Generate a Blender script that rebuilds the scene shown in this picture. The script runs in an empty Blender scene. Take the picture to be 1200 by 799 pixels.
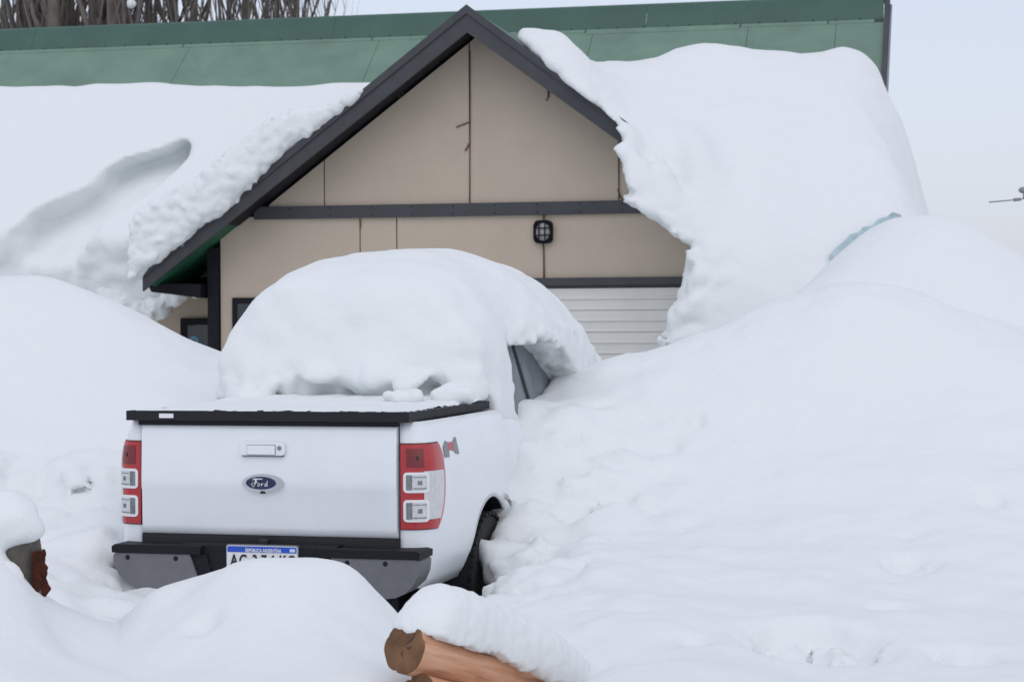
import bpy, bmesh, math, random
import numpy as np
from mathutils import Vector, Matrix, Euler

random.seed(7)
R = math.radians
# ---------------------------------------------------------------- camera, sky, sun, exposure
F, U0, V0, ROLL, CZ = 2400.0, 600.0, 375.0, R(0.30), 1.9      # focal length in photo pixels, principal point, roll, eye height
scene = bpy.context.scene
C = scene.collection
cam = bpy.data.cameras.new('camera'); camo = bpy.data.objects.new('camera', cam); C.objects.link(camo)
cam.sensor_width = 36; cam.lens = 36 * F / 1200
cam.shift_y = -(399.5 - V0) / 1200
cam.clip_end = 3000; cam.clip_start = 0.1
camo.matrix_world = Matrix.Translation((0, 0, CZ)) @ Matrix.Rotation(R(90), 4, 'X') @ Matrix.Rotation(-ROLL, 4, 'Z')
cam.dof.use_dof = True; cam.dof.focus_distance = 11.2; cam.dof.aperture_fstop = 5.6
scene.camera = camo

SUN_EL, SUN_AZ = R(50), R(-30)            # veiled sun behind the camera to the left
w = bpy.data.worlds.new('World'); scene.world = w; w.use_nodes = True
nt = w.node_tree; nt.nodes.clear()
out = nt.nodes.new('ShaderNodeOutputWorld')
sky = nt.nodes.new('ShaderNodeTexSky'); sky.sky_type = 'NISHITA'; sky.sun_disc = False
sky.sun_elevation = SUN_EL; sky.sun_rotation = R(180) + SUN_AZ; sky.dust_density = 2.6; sky.air_density = 1.0
bg1 = nt.nodes.new('ShaderNodeBackground'); bg1.inputs['Strength'].default_value = 0.05
nt.links.new(sky.outputs[0], bg1.inputs['Color'])
# cloud deck: even pale grey, a little brighter low down where the snow lights it
tc = nt.nodes.new('ShaderNodeTexCoord'); sep = nt.nodes.new('ShaderNodeSeparateXYZ')
nt.links.new(tc.outputs['Generated'], sep.inputs[0])
mr = nt.nodes.new('ShaderNodeMapRange'); mr.inputs['From Min'].default_value = 0; mr.inputs['From Max'].default_value = 1
mr.inputs['To Min'].default_value = 0.60; mr.inputs['To Max'].default_value = 0.56
nt.links.new(sep.outputs['Z'], mr.inputs['Value'])
bg2 = nt.nodes.new('ShaderNodeBackground'); bg2.inputs['Color'].default_value = (0.92, 0.965, 1.10, 1)
nt.links.new(mr.outputs[0], bg2.inputs['Strength'])
ad = nt.nodes.new('ShaderNodeAddShader')
nt.links.new(bg1.outputs[0], ad.inputs[0]); nt.links.new(bg2.outputs[0], ad.inputs[1]); nt.links.new(ad.outputs[0], out.inputs['Surface'])

sl = bpy.data.lights.new('sun', 'SUN'); sl.energy = 0.5; sl.angle = R(50); sl.color = (1, 0.98, 0.96)
so = bpy.data.objects.new('sun', sl); C.objects.link(so)
sd = Vector((math.sin(SUN_AZ) * math.cos(SUN_EL), -math.cos(SUN_AZ) * math.cos(SUN_EL), math.sin(SUN_EL)))
so.rotation_euler = sd.to_track_quat('Z', 'Y').to_euler(); so.location = sd * 60
scene.view_settings.view_transform = 'Standard'; scene.view_settings.look = 'None'
scene.view_settings.exposure = 0.0; scene.view_settings.gamma = 1
scene.render.engine = 'CYCLES'
scene.cycles.use_denoising = True
scene.cycles.max_bounces = 10; scene.cycles.diffuse_bounces = 6; scene.cycles.glossy_bounces = 4

# ---------------------------------------------------------------- frames: photo pixel -> place
CR, SR = math.cos(ROLL), math.sin(ROLL)
def unroll(u, v):
    du, dv = u - U0, v - V0
    return du * CR - dv * SR, du * SR + dv * CR
def P(u, v, Y):
    du, dv = unroll(u, v)
    return Vector((du / F * Y, Y, CZ - dv / F * Y))
class Frame:
    def __init__(s, ox, oy, yaw):
        s.ox, s.oy, s.c, s.s = ox, oy, math.cos(yaw), math.sin(yaw)
        s.M = Matrix.Translation((ox, oy, 0)) @ Matrix.Rotation(-yaw, 4, 'Z')
    def loc(s, X, Y):                       # world -> local (x right, y away)
        dx, dy = X - s.ox, Y - s.oy
        return dx * s.c - dy * s.s, dx * s.s + dy * s.c
    def px(s, u, v, t):                     # pixel on the plane y=t -> local x, z
        du, dv = unroll(u, v); k = du / F
        x = (k * (s.oy + t * s.c) - s.ox - t * s.s) / (s.c + k * s.s)
        Y = s.oy - x * s.s + t * s.c
        return x, CZ - dv / F * Y
H = Frame(-0.508, 23.0, R(12.5))            # house
T = Frame(-1.311, 11.0, R(14.5))            # truck: origin under the middle of its tailgate

# ---------------------------------------------------------------- numpy noise, splines, surface nets
_rng = np.random.default_rng(3)
_perm = _rng.permutation(512).astype(np.int32)
_grad = _rng.normal(size=(512, 3)).astype(np.float32); _grad /= np.linalg.norm(_grad, axis=1)[:, None]
def noise(x, y, z, sc, seed=0):
    x = np.asarray(x, np.float32) / sc + seed * 17.3; y = np.asarray(y, np.float32) / sc + seed * 5.1; z = np.asarray(z, np.float32) / sc + seed * 9.7
    xi, yi, zi = np.floor(x).astype(np.int32), np.floor(y).astype(np.int32), np.floor(z).astype(np.int32)
    xf, yf, zf = x - xi, y - yi, z - zi
    fd = lambda t: t * t * t * (t * (t * 6 - 15) + 10)
    a, b, c = fd(xf), fd(yf), fd(zf)
    res = 0
    for i in (0, 1):
        hx = _perm[(xi + i) & 511]; wx = a if i else 1 - a
        for j in (0, 1):
            hy = _perm[(hx + yi + j) & 511]; wy = b if j else 1 - b
            for k in (0, 1):
                g = _grad[_perm[(hy + zi + k) & 511]]; wz = c if k else 1 - c
                res = res + wx * wy * wz * (g[..., 0] * (xf - i) + g[..., 1] * (yf - j) + g[..., 2] * (zf - k))
    return res * 1.5
def fbm(x, y, z, sc, oct=3, seed=0, gain=0.5):
    r = 0; a = 1
    for o in range(oct):
        r = r + a * noise(x, y, z, sc / 2 ** o, seed + o * 3); a *= gain
    return r
def billow(x, y, z, sc, oct=2, seed=0):
    r = 0; a = 1
    for o in range(oct):
        r = r + a * (np.abs(noise(x, y, z, sc / 2 ** o, seed + o * 3)) * 2 - 0.5); a *= 0.5
    return r
def chunks(x, y, z, sc, seed=0):          # broken blocks: 0 along the joints, rising to about 1 inside each block
    x = np.asarray(x, np.float32) / sc + seed * 3.7; y = np.asarray(y, np.float32) / sc + seed * 1.9; z = np.asarray(z, np.float32) / sc * 1.25 + seed * 7.3
    xi, yi, zi = np.floor(x).astype(np.int32), np.floor(y).astype(np.int32), np.floor(z).astype(np.int32)
    f1 = np.full(x.shape, 9.0, np.float32); f2 = f1.copy(); hh = np.zeros_like(f1)
    for i in (-1, 0, 1):
        for j in (-1, 0, 1):
            for k in (-1, 0, 1):
                a = _perm[(xi + i) & 511]; a = _perm[(a + yi + j) & 511]; a = _perm[(a + zi + k) & 511]; g_ = _grad[a] * 0.42 + 0.5
                d = (xi + i + g_[..., 0] - x) ** 2 + (yi + j + g_[..., 1] - y) ** 2 + (zi + k + g_[..., 2] - z) ** 2
                n1 = d < f1; f2 = np.where(n1, f1, np.minimum(f2, d)); hh = np.where(n1, (a % 64) / 64.0, hh); f1 = np.where(n1, d, f1)
    e = np.sqrt(f2) - np.sqrt(f1)
    return np.clip(e * 2.2, 0, 1) ** 0.6 * (0.45 + 0.75 * hh)
def smin(a, b, k):
    h = np.clip(0.5 + 0.5 * (b - a) / k, 0, 1)
    return b * (1 - h) + a * h - k * h * (1 - h)
def smax(a, b, k): return -smin(-a, -b, k)
def sstep(a, b, x):
    t = np.clip((x - a) / (b - a), 0, 1); return t * t * (3 - 2 * t)
def tps(pts, lam=0.02):                     # thin plate spline through (x, y, z)
    p = np.array(pts, float); n = len(p)
    def U(r2): return 0.5 * r2 * np.log(r2 + 1e-9)
    A = np.zeros((n + 3, n + 3)); d2 = ((p[:, None, :2] - p[None, :, :2]) ** 2).sum(-1)
    A[:n, :n] = U(d2) + lam * np.eye(n); A[:n, n] = 1; A[:n, n + 1:] = p[:, :2]; A[n:, :n] = A[:n, n:].T
    wv = np.linalg.solve(A, np.concatenate([p[:, 2], np.zeros(3)]))
    def f(x, y):
        r = wv[n] + wv[n + 1] * x + wv[n + 2] * y
        for i in range(n):
            r = r + wv[i] * U((x - p[i, 0]) ** 2 + (y - p[i, 1]) ** 2)
        return r
    return f

def link(name, me, mat=None, parent=None, smooth=True):
    o = bpy.data.objects.new(name, me); C.objects.link(o)
    if mat is not None: me.materials.append(mat)
    if parent is not None: o.parent = parent
    if smooth: me.polygons.foreach_set('use_smooth', [True] * len(me.polygons))
    return o
def tag(o, label=None, cat=None, group=None, kind=None):
    if label: o['label'] = label
    if cat: o['category'] = cat
    if group: o['group'] = group
    if kind: o['kind'] = kind
    return o
def thing(name, label, cat, M=None, group=None):
    o = bpy.data.objects.new(name, None); C.objects.link(o); o.empty_display_size = 0.2
    if M is not None: o.matrix_world = M
    return tag(o, label, cat, group)

def surface_nets(V, lo, h):
    nx, ny, nz = V.shape
    ins = V < 0
    cs = np.zeros((nx - 1, ny - 1, nz - 1), np.int8)
    for i in (0, 1):
        for j in (0, 1):
            for k in (0, 1):
                cs += ins[i:nx - 1 + i, j:ny - 1 + j, k:nz - 1 + k]
    act = (cs > 0) & (cs < 8)
    ci = np.argwhere(act); N = len(ci)
    idx = -np.ones(act.shape, np.int32); idx[act] = np.arange(N)
    corner = np.zeros((N, 2, 2, 2), np.float32)
    for i in (0, 1):
        for j in (0, 1):
            for k in (0, 1):
                corner[:, i, j, k] = V[ci[:, 0] + i, ci[:, 1] + j, ci[:, 2] + k]
    acc = np.zeros((N, 3)); cnt = np.zeros(N)
    for ax in range(3):
        for a in (0, 1):
            for b in (0, 1):
                s0 = [0, 0, 0]; oth = [q for q in range(3) if q != ax]
                s0[oth[0]] = a; s0[oth[1]] = b; s1 = list(s0); s1[ax] = 1
                v0 = corner[:, s0[0], s0[1], s0[2]]; v1 = corner[:, s1[0], s1[1], s1[2]]
                m = (v0 < 0) != (v1 < 0)
                t = np.where(m, v0 / np.where(v0 - v1 == 0, 1, v0 - v1), 0)
                p = np.zeros((N, 3)); p[:, oth[0]] = a; p[:, oth[1]] = b; p[:, ax] = t
                acc += p * m[:, None]; cnt += m
    verts = (ci + acc / np.maximum(cnt, 1)[:, None]) * h + np.array(lo)
    quads = []
    for ax in range(3):
        o1, o2 = [(1, 2), (2, 0), (0, 1)][ax]
        s0 = [slice(None)] * 3; s1 = [slice(None)] * 3
        s0[ax] = slice(0, -1); s1[ax] = slice(1, None)
        A = ins[tuple(s0)]; B = ins[tuple(s1)]
        for sgn, m in ((1, A & ~B), (-1, B & ~A)):
            e = np.argwhere(m)
            ok = (e[:, o1] > 0) & (e[:, o2] > 0) & (e[:, o1] < V.shape[o1] - 1) & (e[:, o2] < V.shape[o2] - 1)
            e = e[ok]
            def cell(d1, d2):
                c = e.copy(); c[:, o1] -= d1; c[:, o2] -= d2
                return idx[c[:, 0], c[:, 1], c[:, 2]]
            q = np.stack([cell(1, 1), cell(0, 1), cell(0, 0), cell(1, 0)], 1)
            quads.append(q if sgn > 0 else q[:, ::-1])
    return verts, np.concatenate(quads)
def np_mesh(name, verts, quads):
    me = bpy.data.meshes.new(name)
    n, m = len(verts), len(quads)
    me.vertices.add(n); me.vertices.foreach_set('co', np.asarray(verts, np.float32).ravel())
    me.loops.add(m * 4); me.loops.foreach_set('vertex_index', np.asarray(quads, np.int32).ravel())
    me.polygons.add(m); me.polygons.foreach_set('loop_start', np.arange(0, m * 4, 4, dtype=np.int32))
    me.update(calc_edges=True); me.validate()
    return me
def sdf_obj(name, base, disp, lo, hi, h, M=None, mat=None, band=0.3, parent=None):
    ax = [np.arange(lo[i], hi[i] + h, h, dtype=np.float32) for i in range(3)]
    X, Y, Z = np.meshgrid(*ax, indexing='ij')
    V = np.asarray(base(X, Y, Z), np.float32)
    m = np.abs(V) < band
    if disp is not None:
        V[m] -= disp(X[m], Y[m], Z[m])
    V[0] = V[-1] = 1; V[:, 0] = V[:, -1] = 1; V[:, :, 0] = V[:, :, -1] = 1
    v, q = surface_nets(V, lo, h)
    for lam_ in (0.4,):
        s_ = np.zeros_like(v); c_ = np.zeros(len(v))
        for a_, b_ in ((0, 1), (1, 2), (2, 3), (3, 0)):
            for ch in range(3):
                s_[:, ch] += np.bincount(q[:, a_], v[q[:, b_], ch], len(v)) + np.bincount(q[:, b_], v[q[:, a_], ch], len(v))
            c_ += np.bincount(q[:, a_], minlength=len(v)) + np.bincount(q[:, b_], minlength=len(v))
        v = v + lam_ * (s_ / np.maximum(c_, 1)[:, None] - v)
    G = np.gradient(V)
    def samp(A, p):
        i0 = np.clip(np.floor(p).astype(int), 0, np.array(A.shape) - 2); f_ = p - i0; r_ = 0
        for i in (0, 1):
            for j in (0, 1):
                for k in (0, 1):
                    r_ = r_ + A[i0[:, 0] + i, i0[:, 1] + j, i0[:, 2] + k] * (f_[:, 0] if i else 1 - f_[:, 0]) * (f_[:, 1] if j else 1 - f_[:, 1]) * (f_[:, 2] if k else 1 - f_[:, 2])
        return r_
    p = (v - np.array(lo)) / h
    for it in range(2):
        g_ = np.stack([samp(a_, p) for a_ in G], 1); stp = (samp(V, p) / np.maximum((g_ ** 2).sum(1), 1e-9))[:, None] * g_
        p = p - np.clip(stp, -0.35, 0.35) * 0.8
    v = p * h + np.array(lo)
    o = link(name, np_mesh(name, v, q), mat, parent)
    if M is not None: o.matrix_world = M
    o['kind'] = 'thing'
    return o

# ---------------------------------------------------------------- materials
def mat(name, col, rough=0.6, metal=0.0, bump=0.0, bscale=40, var=0.0, vscale=4, coat=0.0, sss=0.0, spec=0.5, trans=0.0, alpha=1.0):
    m = bpy.data.materials.new(name); m.use_nodes = True
    nt = m.node_tree; b = nt.nodes['Principled BSDF']
    b.inputs['Base Color'].default_value = (*col, 1); b.inputs['Roughness'].default_value = rough
    b.inputs['Metallic'].default_value = metal; b.inputs['Coat Weight'].default_value = coat; b.inputs['Coat Roughness'].default_value = 0.08
    b.inputs['Specular IOR Level'].default_value = spec
    b.inputs['Transmission Weight'].default_value = trans
    if sss:
        b.inputs['Subsurface Weight'].default_value = sss
        b.inputs['Subsurface Radius'].default_value = (0.5, 0.75, 1.0); b.inputs['Subsurface Scale'].default_value = 0.05
    co = nt.nodes.new('ShaderNodeTexCoord')
    if var:
        n = nt.nodes.new('ShaderNodeTexNoise'); n.inputs['Scale'].default_value = vscale; n.inputs['Detail'].default_value = 6; n.inputs['Roughness'].default_value = 0.65
        nt.links.new(co.outputs['Object'], n.inputs['Vector'])
        r = nt.nodes.new('ShaderNodeMapRange'); r.inputs['From Min'].default_value = 0.3; r.inputs['From Max'].default_value = 0.7
        r.inputs['To Min'].default_value = 1 - var; r.inputs['To Max'].default_value = 1 + var
        nt.links.new(n.outputs[0], r.inputs['Value'])
        mx = nt.nodes.new('ShaderNodeMix'); mx.data_type = 'RGBA'; mx.blend_type = 'MULTIPLY'; mx.inputs['Factor'].default_value = 1
        mx.inputs['A'].default_value = (*col, 1); nt.links.new(r.outputs[0], mx.inputs['B']); nt.links.new(mx.outputs['Result'], b.inputs['Base Color'])
    if bump:
        n = nt.nodes.new('ShaderNodeTexNoise'); n.inputs['Scale'].default_value = bscale; n.inputs['Detail'].default_value = 8; n.inputs['Roughness'].default_value = 0.6
        nt.links.new(co.outputs['Object'], n.inputs['Vector'])
        bp = nt.nodes.new('ShaderNodeBump'); bp.inputs['Strength'].default_value = 1; bp.inputs['Distance'].default_value = bump
        nt.links.new(n.outputs[0], bp.inputs['Height']); nt.links.new(bp.outputs[0], b.inputs['Normal'])
    return m
def snow_mat():
    m = mat('snow', (0.775, 0.80, 0.80), 0.8, spec=0.1)
    nt = m.node_tree; b = nt.nodes['Principled BSDF']; co = nt.nodes.new('ShaderNodeTexCoord'); geo = nt.nodes.new('ShaderNodeNewGeometry')
    prev = None
    for sc, dist in ((3.0, 0.016), (14.0, 0.006), (90.0, 0.0015)):
        n = nt.nodes.new('ShaderNodeTexNoise'); n.inputs['Scale'].default_value = sc; n.inputs['Detail'].default_value = 4; n.inputs['Roughness'].default_value = 0.55
        nt.links.new(geo.outputs['Position'], n.inputs['Vector'])
        bp = nt.nodes.new('ShaderNodeBump'); bp.inputs['Distance'].default_value = dist; bp.inputs['Strength'].default_value = 1
        nt.links.new(n.outputs[0], bp.inputs['Height'])
        if prev: nt.links.new(prev.outputs[0], bp.inputs['Normal'])
        prev = bp
    nt.links.new(prev.outputs[0], b.inputs['Normal'])
    return m
M = {}
M['snow'] = snow_mat()
M['paint'] = mat('white_paint', (0.80, 0.825, 0.85), 0.32, coat=0.5, var=0.03, vscale=3)
M['black'] = mat('black_plastic', (0.010, 0.0115, 0.015), 0.6, bump=0.0006, bscale=400, spec=0.22)
M['vinyl'] = mat('black_vinyl', (0.015, 0.016, 0.020), 0.65, bump=0.0015, bscale=250, spec=0.3)
M['rubber'] = mat('rubber', (0.014, 0.014, 0.015), 0.85, bump=0.002, bscale=120)
M['grey'] = mat('grey_plastic', (0.145, 0.148, 0.158), 0.5, var=0.10, vscale=8)
M['red'] = mat('red_lens', (0.42, 0.012, 0.018), 0.12, coat=0.6, var=0.08, vscale=18)
M['dred'] = mat('dark_red_lens', (0.17, 0.006, 0.012), 0.15, coat=0.5)
M['pink'] = mat('clear_red_edge', (0.55, 0.16, 0.20), 0.15, coat=0.6)
M['clear'] = mat('clear_lens', (0.60, 0.61, 0.62), 0.15, coat=0.6, var=0.12, vscale=30)
M['lens_dark'] = mat('lamp_reflector', (0.22, 0.23, 0.24), 0.2, metal=0.6, var=0.4, vscale=60)
M['lens_white'] = mat('lamp_frame', (0.78, 0.78, 0.79), 0.3)
M['chrome'] = mat('chrome', (0.72, 0.73, 0.75), 0.18, metal=0.85)
M['navy'] = mat('navy_enamel', (0.012, 0.02, 0.075), 0.2, coat=0.5)
M['plate'] = mat('plate_white', (0.72, 0.73, 0.74), 0.35)
M['blue'] = mat('plate_blue', (0.02, 0.08, 0.50), 0.35)
M['ink'] = mat('ink', (0.015, 0.015, 0.018), 0.5)
M['letter'] = mat('letter_white', (0.75, 0.76, 0.78), 0.4)
M['sky_blue'] = mat('pale_blue_print', (0.35, 0.55, 0.80), 0.4)
M['glass'] = mat('frosted_glass', (0.17, 0.19, 0.21), 0.5, var=0.35, vscale=4, bump=0.001, bscale=60)
M['decal_grey'] = mat('decal_grey', (0.20, 0.20, 0.21), 0.4)
M['decal_red'] = mat('decal_red', (0.55, 0.07, 0.12), 0.4)
M['rim'] = mat('rim_metal', (0.30, 0.31, 0.32), 0.4, metal=0.7)
M['wall'] = mat('beige_board', (0.49, 0.41, 0.325), 0.8, bump=0.001, bscale=60, var=0.05, vscale=1.6)
M['joint'] = mat('rusty_joint', (0.10, 0.065, 0.05), 0.9)
M['trim'] = mat('charcoal_trim', (0.045, 0.046, 0.052), 0.55, var=0.15, vscale=5)
M['trim_dark'] = mat('dark_trim', (0.008, 0.008, 0.012), 0.6, spec=0.2)
M['green'] = mat('green_sheet', (0.14, 0.23, 0.172), 0.5, var=0.16, vscale=1.3, bump=0.003, bscale=2)
M['dgreen'] = mat('dark_green_cap', (0.033, 0.093, 0.068), 0.5, var=0.16, vscale=1.2)
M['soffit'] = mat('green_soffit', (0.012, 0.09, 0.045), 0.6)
M['door'] = mat('garage_door', (0.69, 0.675, 0.64), 0.5, var=0.05, vscale=2)
M['vine'] = mat('dry_vine', (0.16, 0.085, 0.055), 0.9)
M['pane'] = mat('dark_pane', (0.02, 0.03, 0.04), 0.08, coat=0.4)
M['bark'] = mat('poplar_bark', (0.15, 0.13, 0.115), 0.9, bump=0.02, bscale=12, var=0.25, vscale=5)
M['lampglass'] = mat('lamp_glass', (0.35, 0.35, 0.34), 0.3)
M['rust'] = mat('rotten_wood', (0.13, 0.035, 0.018), 0.95, bump=0.02, bscale=25, var=0.45, vscale=18)
M['oldwood'] = mat('weathered_wood', (0.12, 0.105, 0.09), 0.9, bump=0.015, bscale=20, var=0.3, vscale=12)
M['steel'] = mat('galvanised', (0.25, 0.26, 0.28), 0.5, metal=0.4)
def wood_mat():
    m = bpy.data.materials.new('peeled_log'); m.use_nodes = True; nt = m.node_tree; b = nt.nodes['Principled BSDF']; b.inputs['Roughness'].default_value = 0.6
    co = nt.nodes.new('ShaderNodeTexCoord'); mp = nt.nodes.new('ShaderNodeMapping'); mp.inputs['Scale'].default_value = (14, 14, 1.3)
    nt.links.new(co.outputs['Object'], mp.inputs[0])
    n = nt.nodes.new('ShaderNodeTexNoise'); n.inputs['Scale'].default_value = 1.6; n.inputs['Detail'].default_value = 7; n.inputs['Roughness'].default_value = 0.6
    nt.links.new(mp.outputs[0], n.inputs['Vector'])
    cr = nt.nodes.new('ShaderNodeValToRGB'); e = cr.color_ramp.elements
    e[0].position = 0.30; e[0].color = (0.20, 0.08, 0.036, 1); e[1].position = 0.72; e[1].color = (0.72, 0.45, 0.30, 1)
    x = cr.color_ramp.elements.new(0.48); x.color = (0.58, 0.29, 0.16, 1)
    nt.links.new(n.outputs[0], cr.inputs[0]); nt.links.new(cr.outputs[0], b.inputs['Base Color'])
    bp = nt.nodes.new('ShaderNodeBump'); bp.inputs['Distance'].default_value = 0.006; nt.links.new(n.outputs[0], bp.inputs['Height']); nt.links.new(bp.outputs[0], b.inputs['Normal'])
    return m
def endgrain_mat():
    m = bpy.data.materials.new('log_end_grain'); m.use_nodes = True; nt = m.node_tree; b = nt.nodes['Principled BSDF']; b.inputs['Roughness'].default_value = 0.85
    co = nt.nodes.new('ShaderNodeTexCoord'); wv = nt.nodes.new('ShaderNodeTexWave'); wv.wave_type = 'RINGS'; wv.rings_direction = 'Z'
    wv.inputs['Scale'].default_value = 22; wv.inputs['Distortion'].default_value = 2.0; wv.inputs['Detail'].default_value = 3; wv.inputs['Detail Scale'].default_value = 2
    nt.links.new(co.outputs['Object'], wv.inputs['Vector'])
    n = nt.nodes.new('ShaderNodeTexNoise'); n.inputs['Scale'].default_value = 9; n.inputs['Detail'].default_value = 6; nt.links.new(co.outputs['Object'], n.inputs['Vector'])
    mx = nt.nodes.new('ShaderNodeMix'); mx.data_type = 'FLOAT'; mx.inputs['Factor'].default_value = 0.95
    nt.links.new(wv.outputs['Fac'], mx.inputs['A']); nt.links.new(n.outputs[0], mx.inputs['B'])
    cr = nt.nodes.new('ShaderNodeValToRGB'); e = cr.color_ramp.elements
    e[0].position = 0.25; e[0].color = (0.06, 0.026, 0.012, 1); e[1].position = 0.75; e[1].color = (0.25, 0.125, 0.06, 1)
    nt.links.new(mx.outputs['Result'], cr.inputs[0]); nt.links.new(cr.outputs[0], b.inputs['Base Color'])
    return m
M['log'] = wood_mat(); M['log_end'] = endgrain_mat()

# ---------------------------------------------------------------- mesh helpers
def box_bm(bm, x0, x1, y0, y1, z0, z1):
    v = [bm.verts.new(p) for p in ((x0, y0, z0), (x1, y0, z0), (x1, y1, z0), (x0, y1, z0), (x0, y0, z1), (x1, y0, z1), (x1, y1, z1), (x0, y1, z1))]
    for f in ((0, 3, 2, 1), (4, 5, 6, 7), (0, 1, 5, 4), (1, 2, 6, 5), (2, 3, 7, 6), (3, 0, 4, 7)): bm.faces.new([v[i] for i in f])
    return v
def fin(name, bm, m, parent=None, smooth=False, bevel=0.0, seg=2):
    if bevel:
        bmesh.ops.bevel(bm, geom=[e for e in bm.edges if len(e.link_faces) == 2 and e.calc_face_angle(0) > 0.5], offset=bevel, segments=seg, affect='EDGES', profile=0.5)
    bmesh.ops.recalc_face_normals(bm, faces=bm.faces)
    me = bpy.data.meshes.new(name); bm.to_mesh(me); bm.free()
    if bevel: smooth = True
    o = link(name, me, m, parent, smooth)
    if bevel:
        try: me.set_sharp_from_angle(angle=R(40))
        except Exception: pass
    return o
def box(name, x0, x1, y0, y1, z0, z1, m, parent=None, bevel=0.0):
    bm = bmesh.new(); box_bm(bm, x0, x1, y0, y1, z0, z1); return fin(name, bm, m, parent, bevel=bevel)
def prism(name, pts, y0, y1, m, parent=None, bevel=0.0, axis='y'):
    """polygon (a, b) extruded along an axis: 'y' -> (x,z), 'x' -> (y,z), 'z' -> (x,y)"""
    bm = bmesh.new()
    def mk(a, b, c): return {'y': (a, c, b), 'x': (c, a, b), 'z': (a, b, c)}[axis]
    lo = [bm.verts.new(mk(a, b, y0)) for a, b in pts]; hi = [bm.verts.new(mk(a, b, y1)) for a, b in pts]
    bm.faces.new(lo); bm.faces.new(hi[::-1]); n = len(pts)
    for i in range(n): bm.faces.new((lo[i], lo[(i + 1) % n], hi[(i + 1) % n], hi[i]))
    return fin(name, bm, m, parent, bevel=bevel)
def tube_bm(bm, pts, rad, n=6, cap=True):
    pts = [Vector(p) for p in pts]; rings = []
    for i, p in enumerate(pts):
        d = (pts[min(i + 1, len(pts) - 1)] - pts[max(i - 1, 0)]).normalized()
        a = Vector((0, 0, 1)) if abs(d.z) < 0.9 else Vector((1, 0, 0))
        s = d.cross(a).normalized(); t = d.cross(s)
        r = rad[i] if isinstance(rad, (list, tuple)) else rad
        rings.append([bm.verts.new(p + (s * math.cos(q) + t * math.sin(q)) * r) for q in [2 * math.pi * k / n for k in range(n)]])
    for A, B in zip(rings, rings[1:]):
        for k in range(n): bm.faces.new((A[k], A[(k + 1) % n], B[(k + 1) % n], B[k]))
    if cap: bm.faces.new(rings[0][::-1]); bm.faces.new(rings[-1])
def tube(name, pts, rad, m, parent=None, n=8):
    bm = bmesh.new(); tube_bm(bm, pts, rad, n); return fin(name, bm, m, parent, smooth=True)
def lathe(name, prof, m, parent=None, n=40, axis='x'):
    bm = bmesh.new(); rings = []
    for a, r in prof:
        rings.append([bm.verts.new((a, r * math.cos(q), r * math.sin(q))) for q in [2 * math.pi * k / n for k in range(n)]])
    for A, B in zip(rings, rings[1:]):
        for k in range(n): bm.faces.new((A[k], A[(k + 1) % n], B[(k + 1) % n], B[k]))
    return fin(name, bm, m, parent, smooth=True)
def text_obj(name, body, size, M4, m, parent, extrude=0.001, sx=1.0, bold=0.0):
    cu = bpy.data.curves.new(name, 'FONT'); cu.body = body; cu.size = size; cu.extrude = extrude; cu.align_x = 'CENTER'; cu.align_y = 'CENTER'; cu.offset = bold
    to = bpy.data.objects.new(name, cu); C.objects.link(to)
    me = bpy.data.meshes.new_from_object(to.evaluated_get(bpy.context.evaluated_depsgraph_get()))
    bpy.data.objects.remove(to); bpy.data.curves.remove(cu)
    me.transform(M4 @ Matrix.Diagonal((sx, 1, 1, 1))); me.name = name
    return link(name, me, m, parent, smooth=False)
FACE_BACK = Matrix.Rotation(R(90), 4, 'X')       # text lying in XY -> standing in XZ, read from -Y

# ================================================================= GROUND
def ground_h(X, Y):
    z = 0.16 + 0.0 * X
    z = z + 0.10 * fbm(X, Y, 0 * X, 2.2, 3, 5) + 0.35 * sstep(30, 200, np.hypot(X, Y)) * fbm(X, Y, 0 * X, 60, 2, 8)
    xl, yl = T.loc(X, Y)
    under = sstep(1.5, 0.9, np.abs(xl)) * sstep(-0.9, -0.3, yl) * sstep(6.2, 5.6, yl)
    return z - 0.16 * under
gx = np.concatenate([-np.geomspace(900, 7.2, 26), np.arange(-7, 7.01, 0.1), np.geomspace(7.2, 900, 26)])
gy = np.concatenate([-np.geomspace(900, 3, 20), np.arange(-2, 30, 0.1), np.geomspace(30.2, 1500, 30)])
GX, GY = np.meshgrid(gx, gy, indexing='ij')
gv = np.stack([GX, GY, ground_h(GX, GY)], -1).reshape(-1, 3)
ny = len(gy); ii, jj = np.meshgrid(np.arange(len(gx) - 1), np.arange(ny - 1), indexing='ij'); a = (ii * ny + jj).ravel()
tag(link('snow_ground', np_mesh('snow_ground', gv, np.stack([a, a + ny, a + ny + 1, a + 1], 1)), M['snow']), kind='structure')

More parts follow.
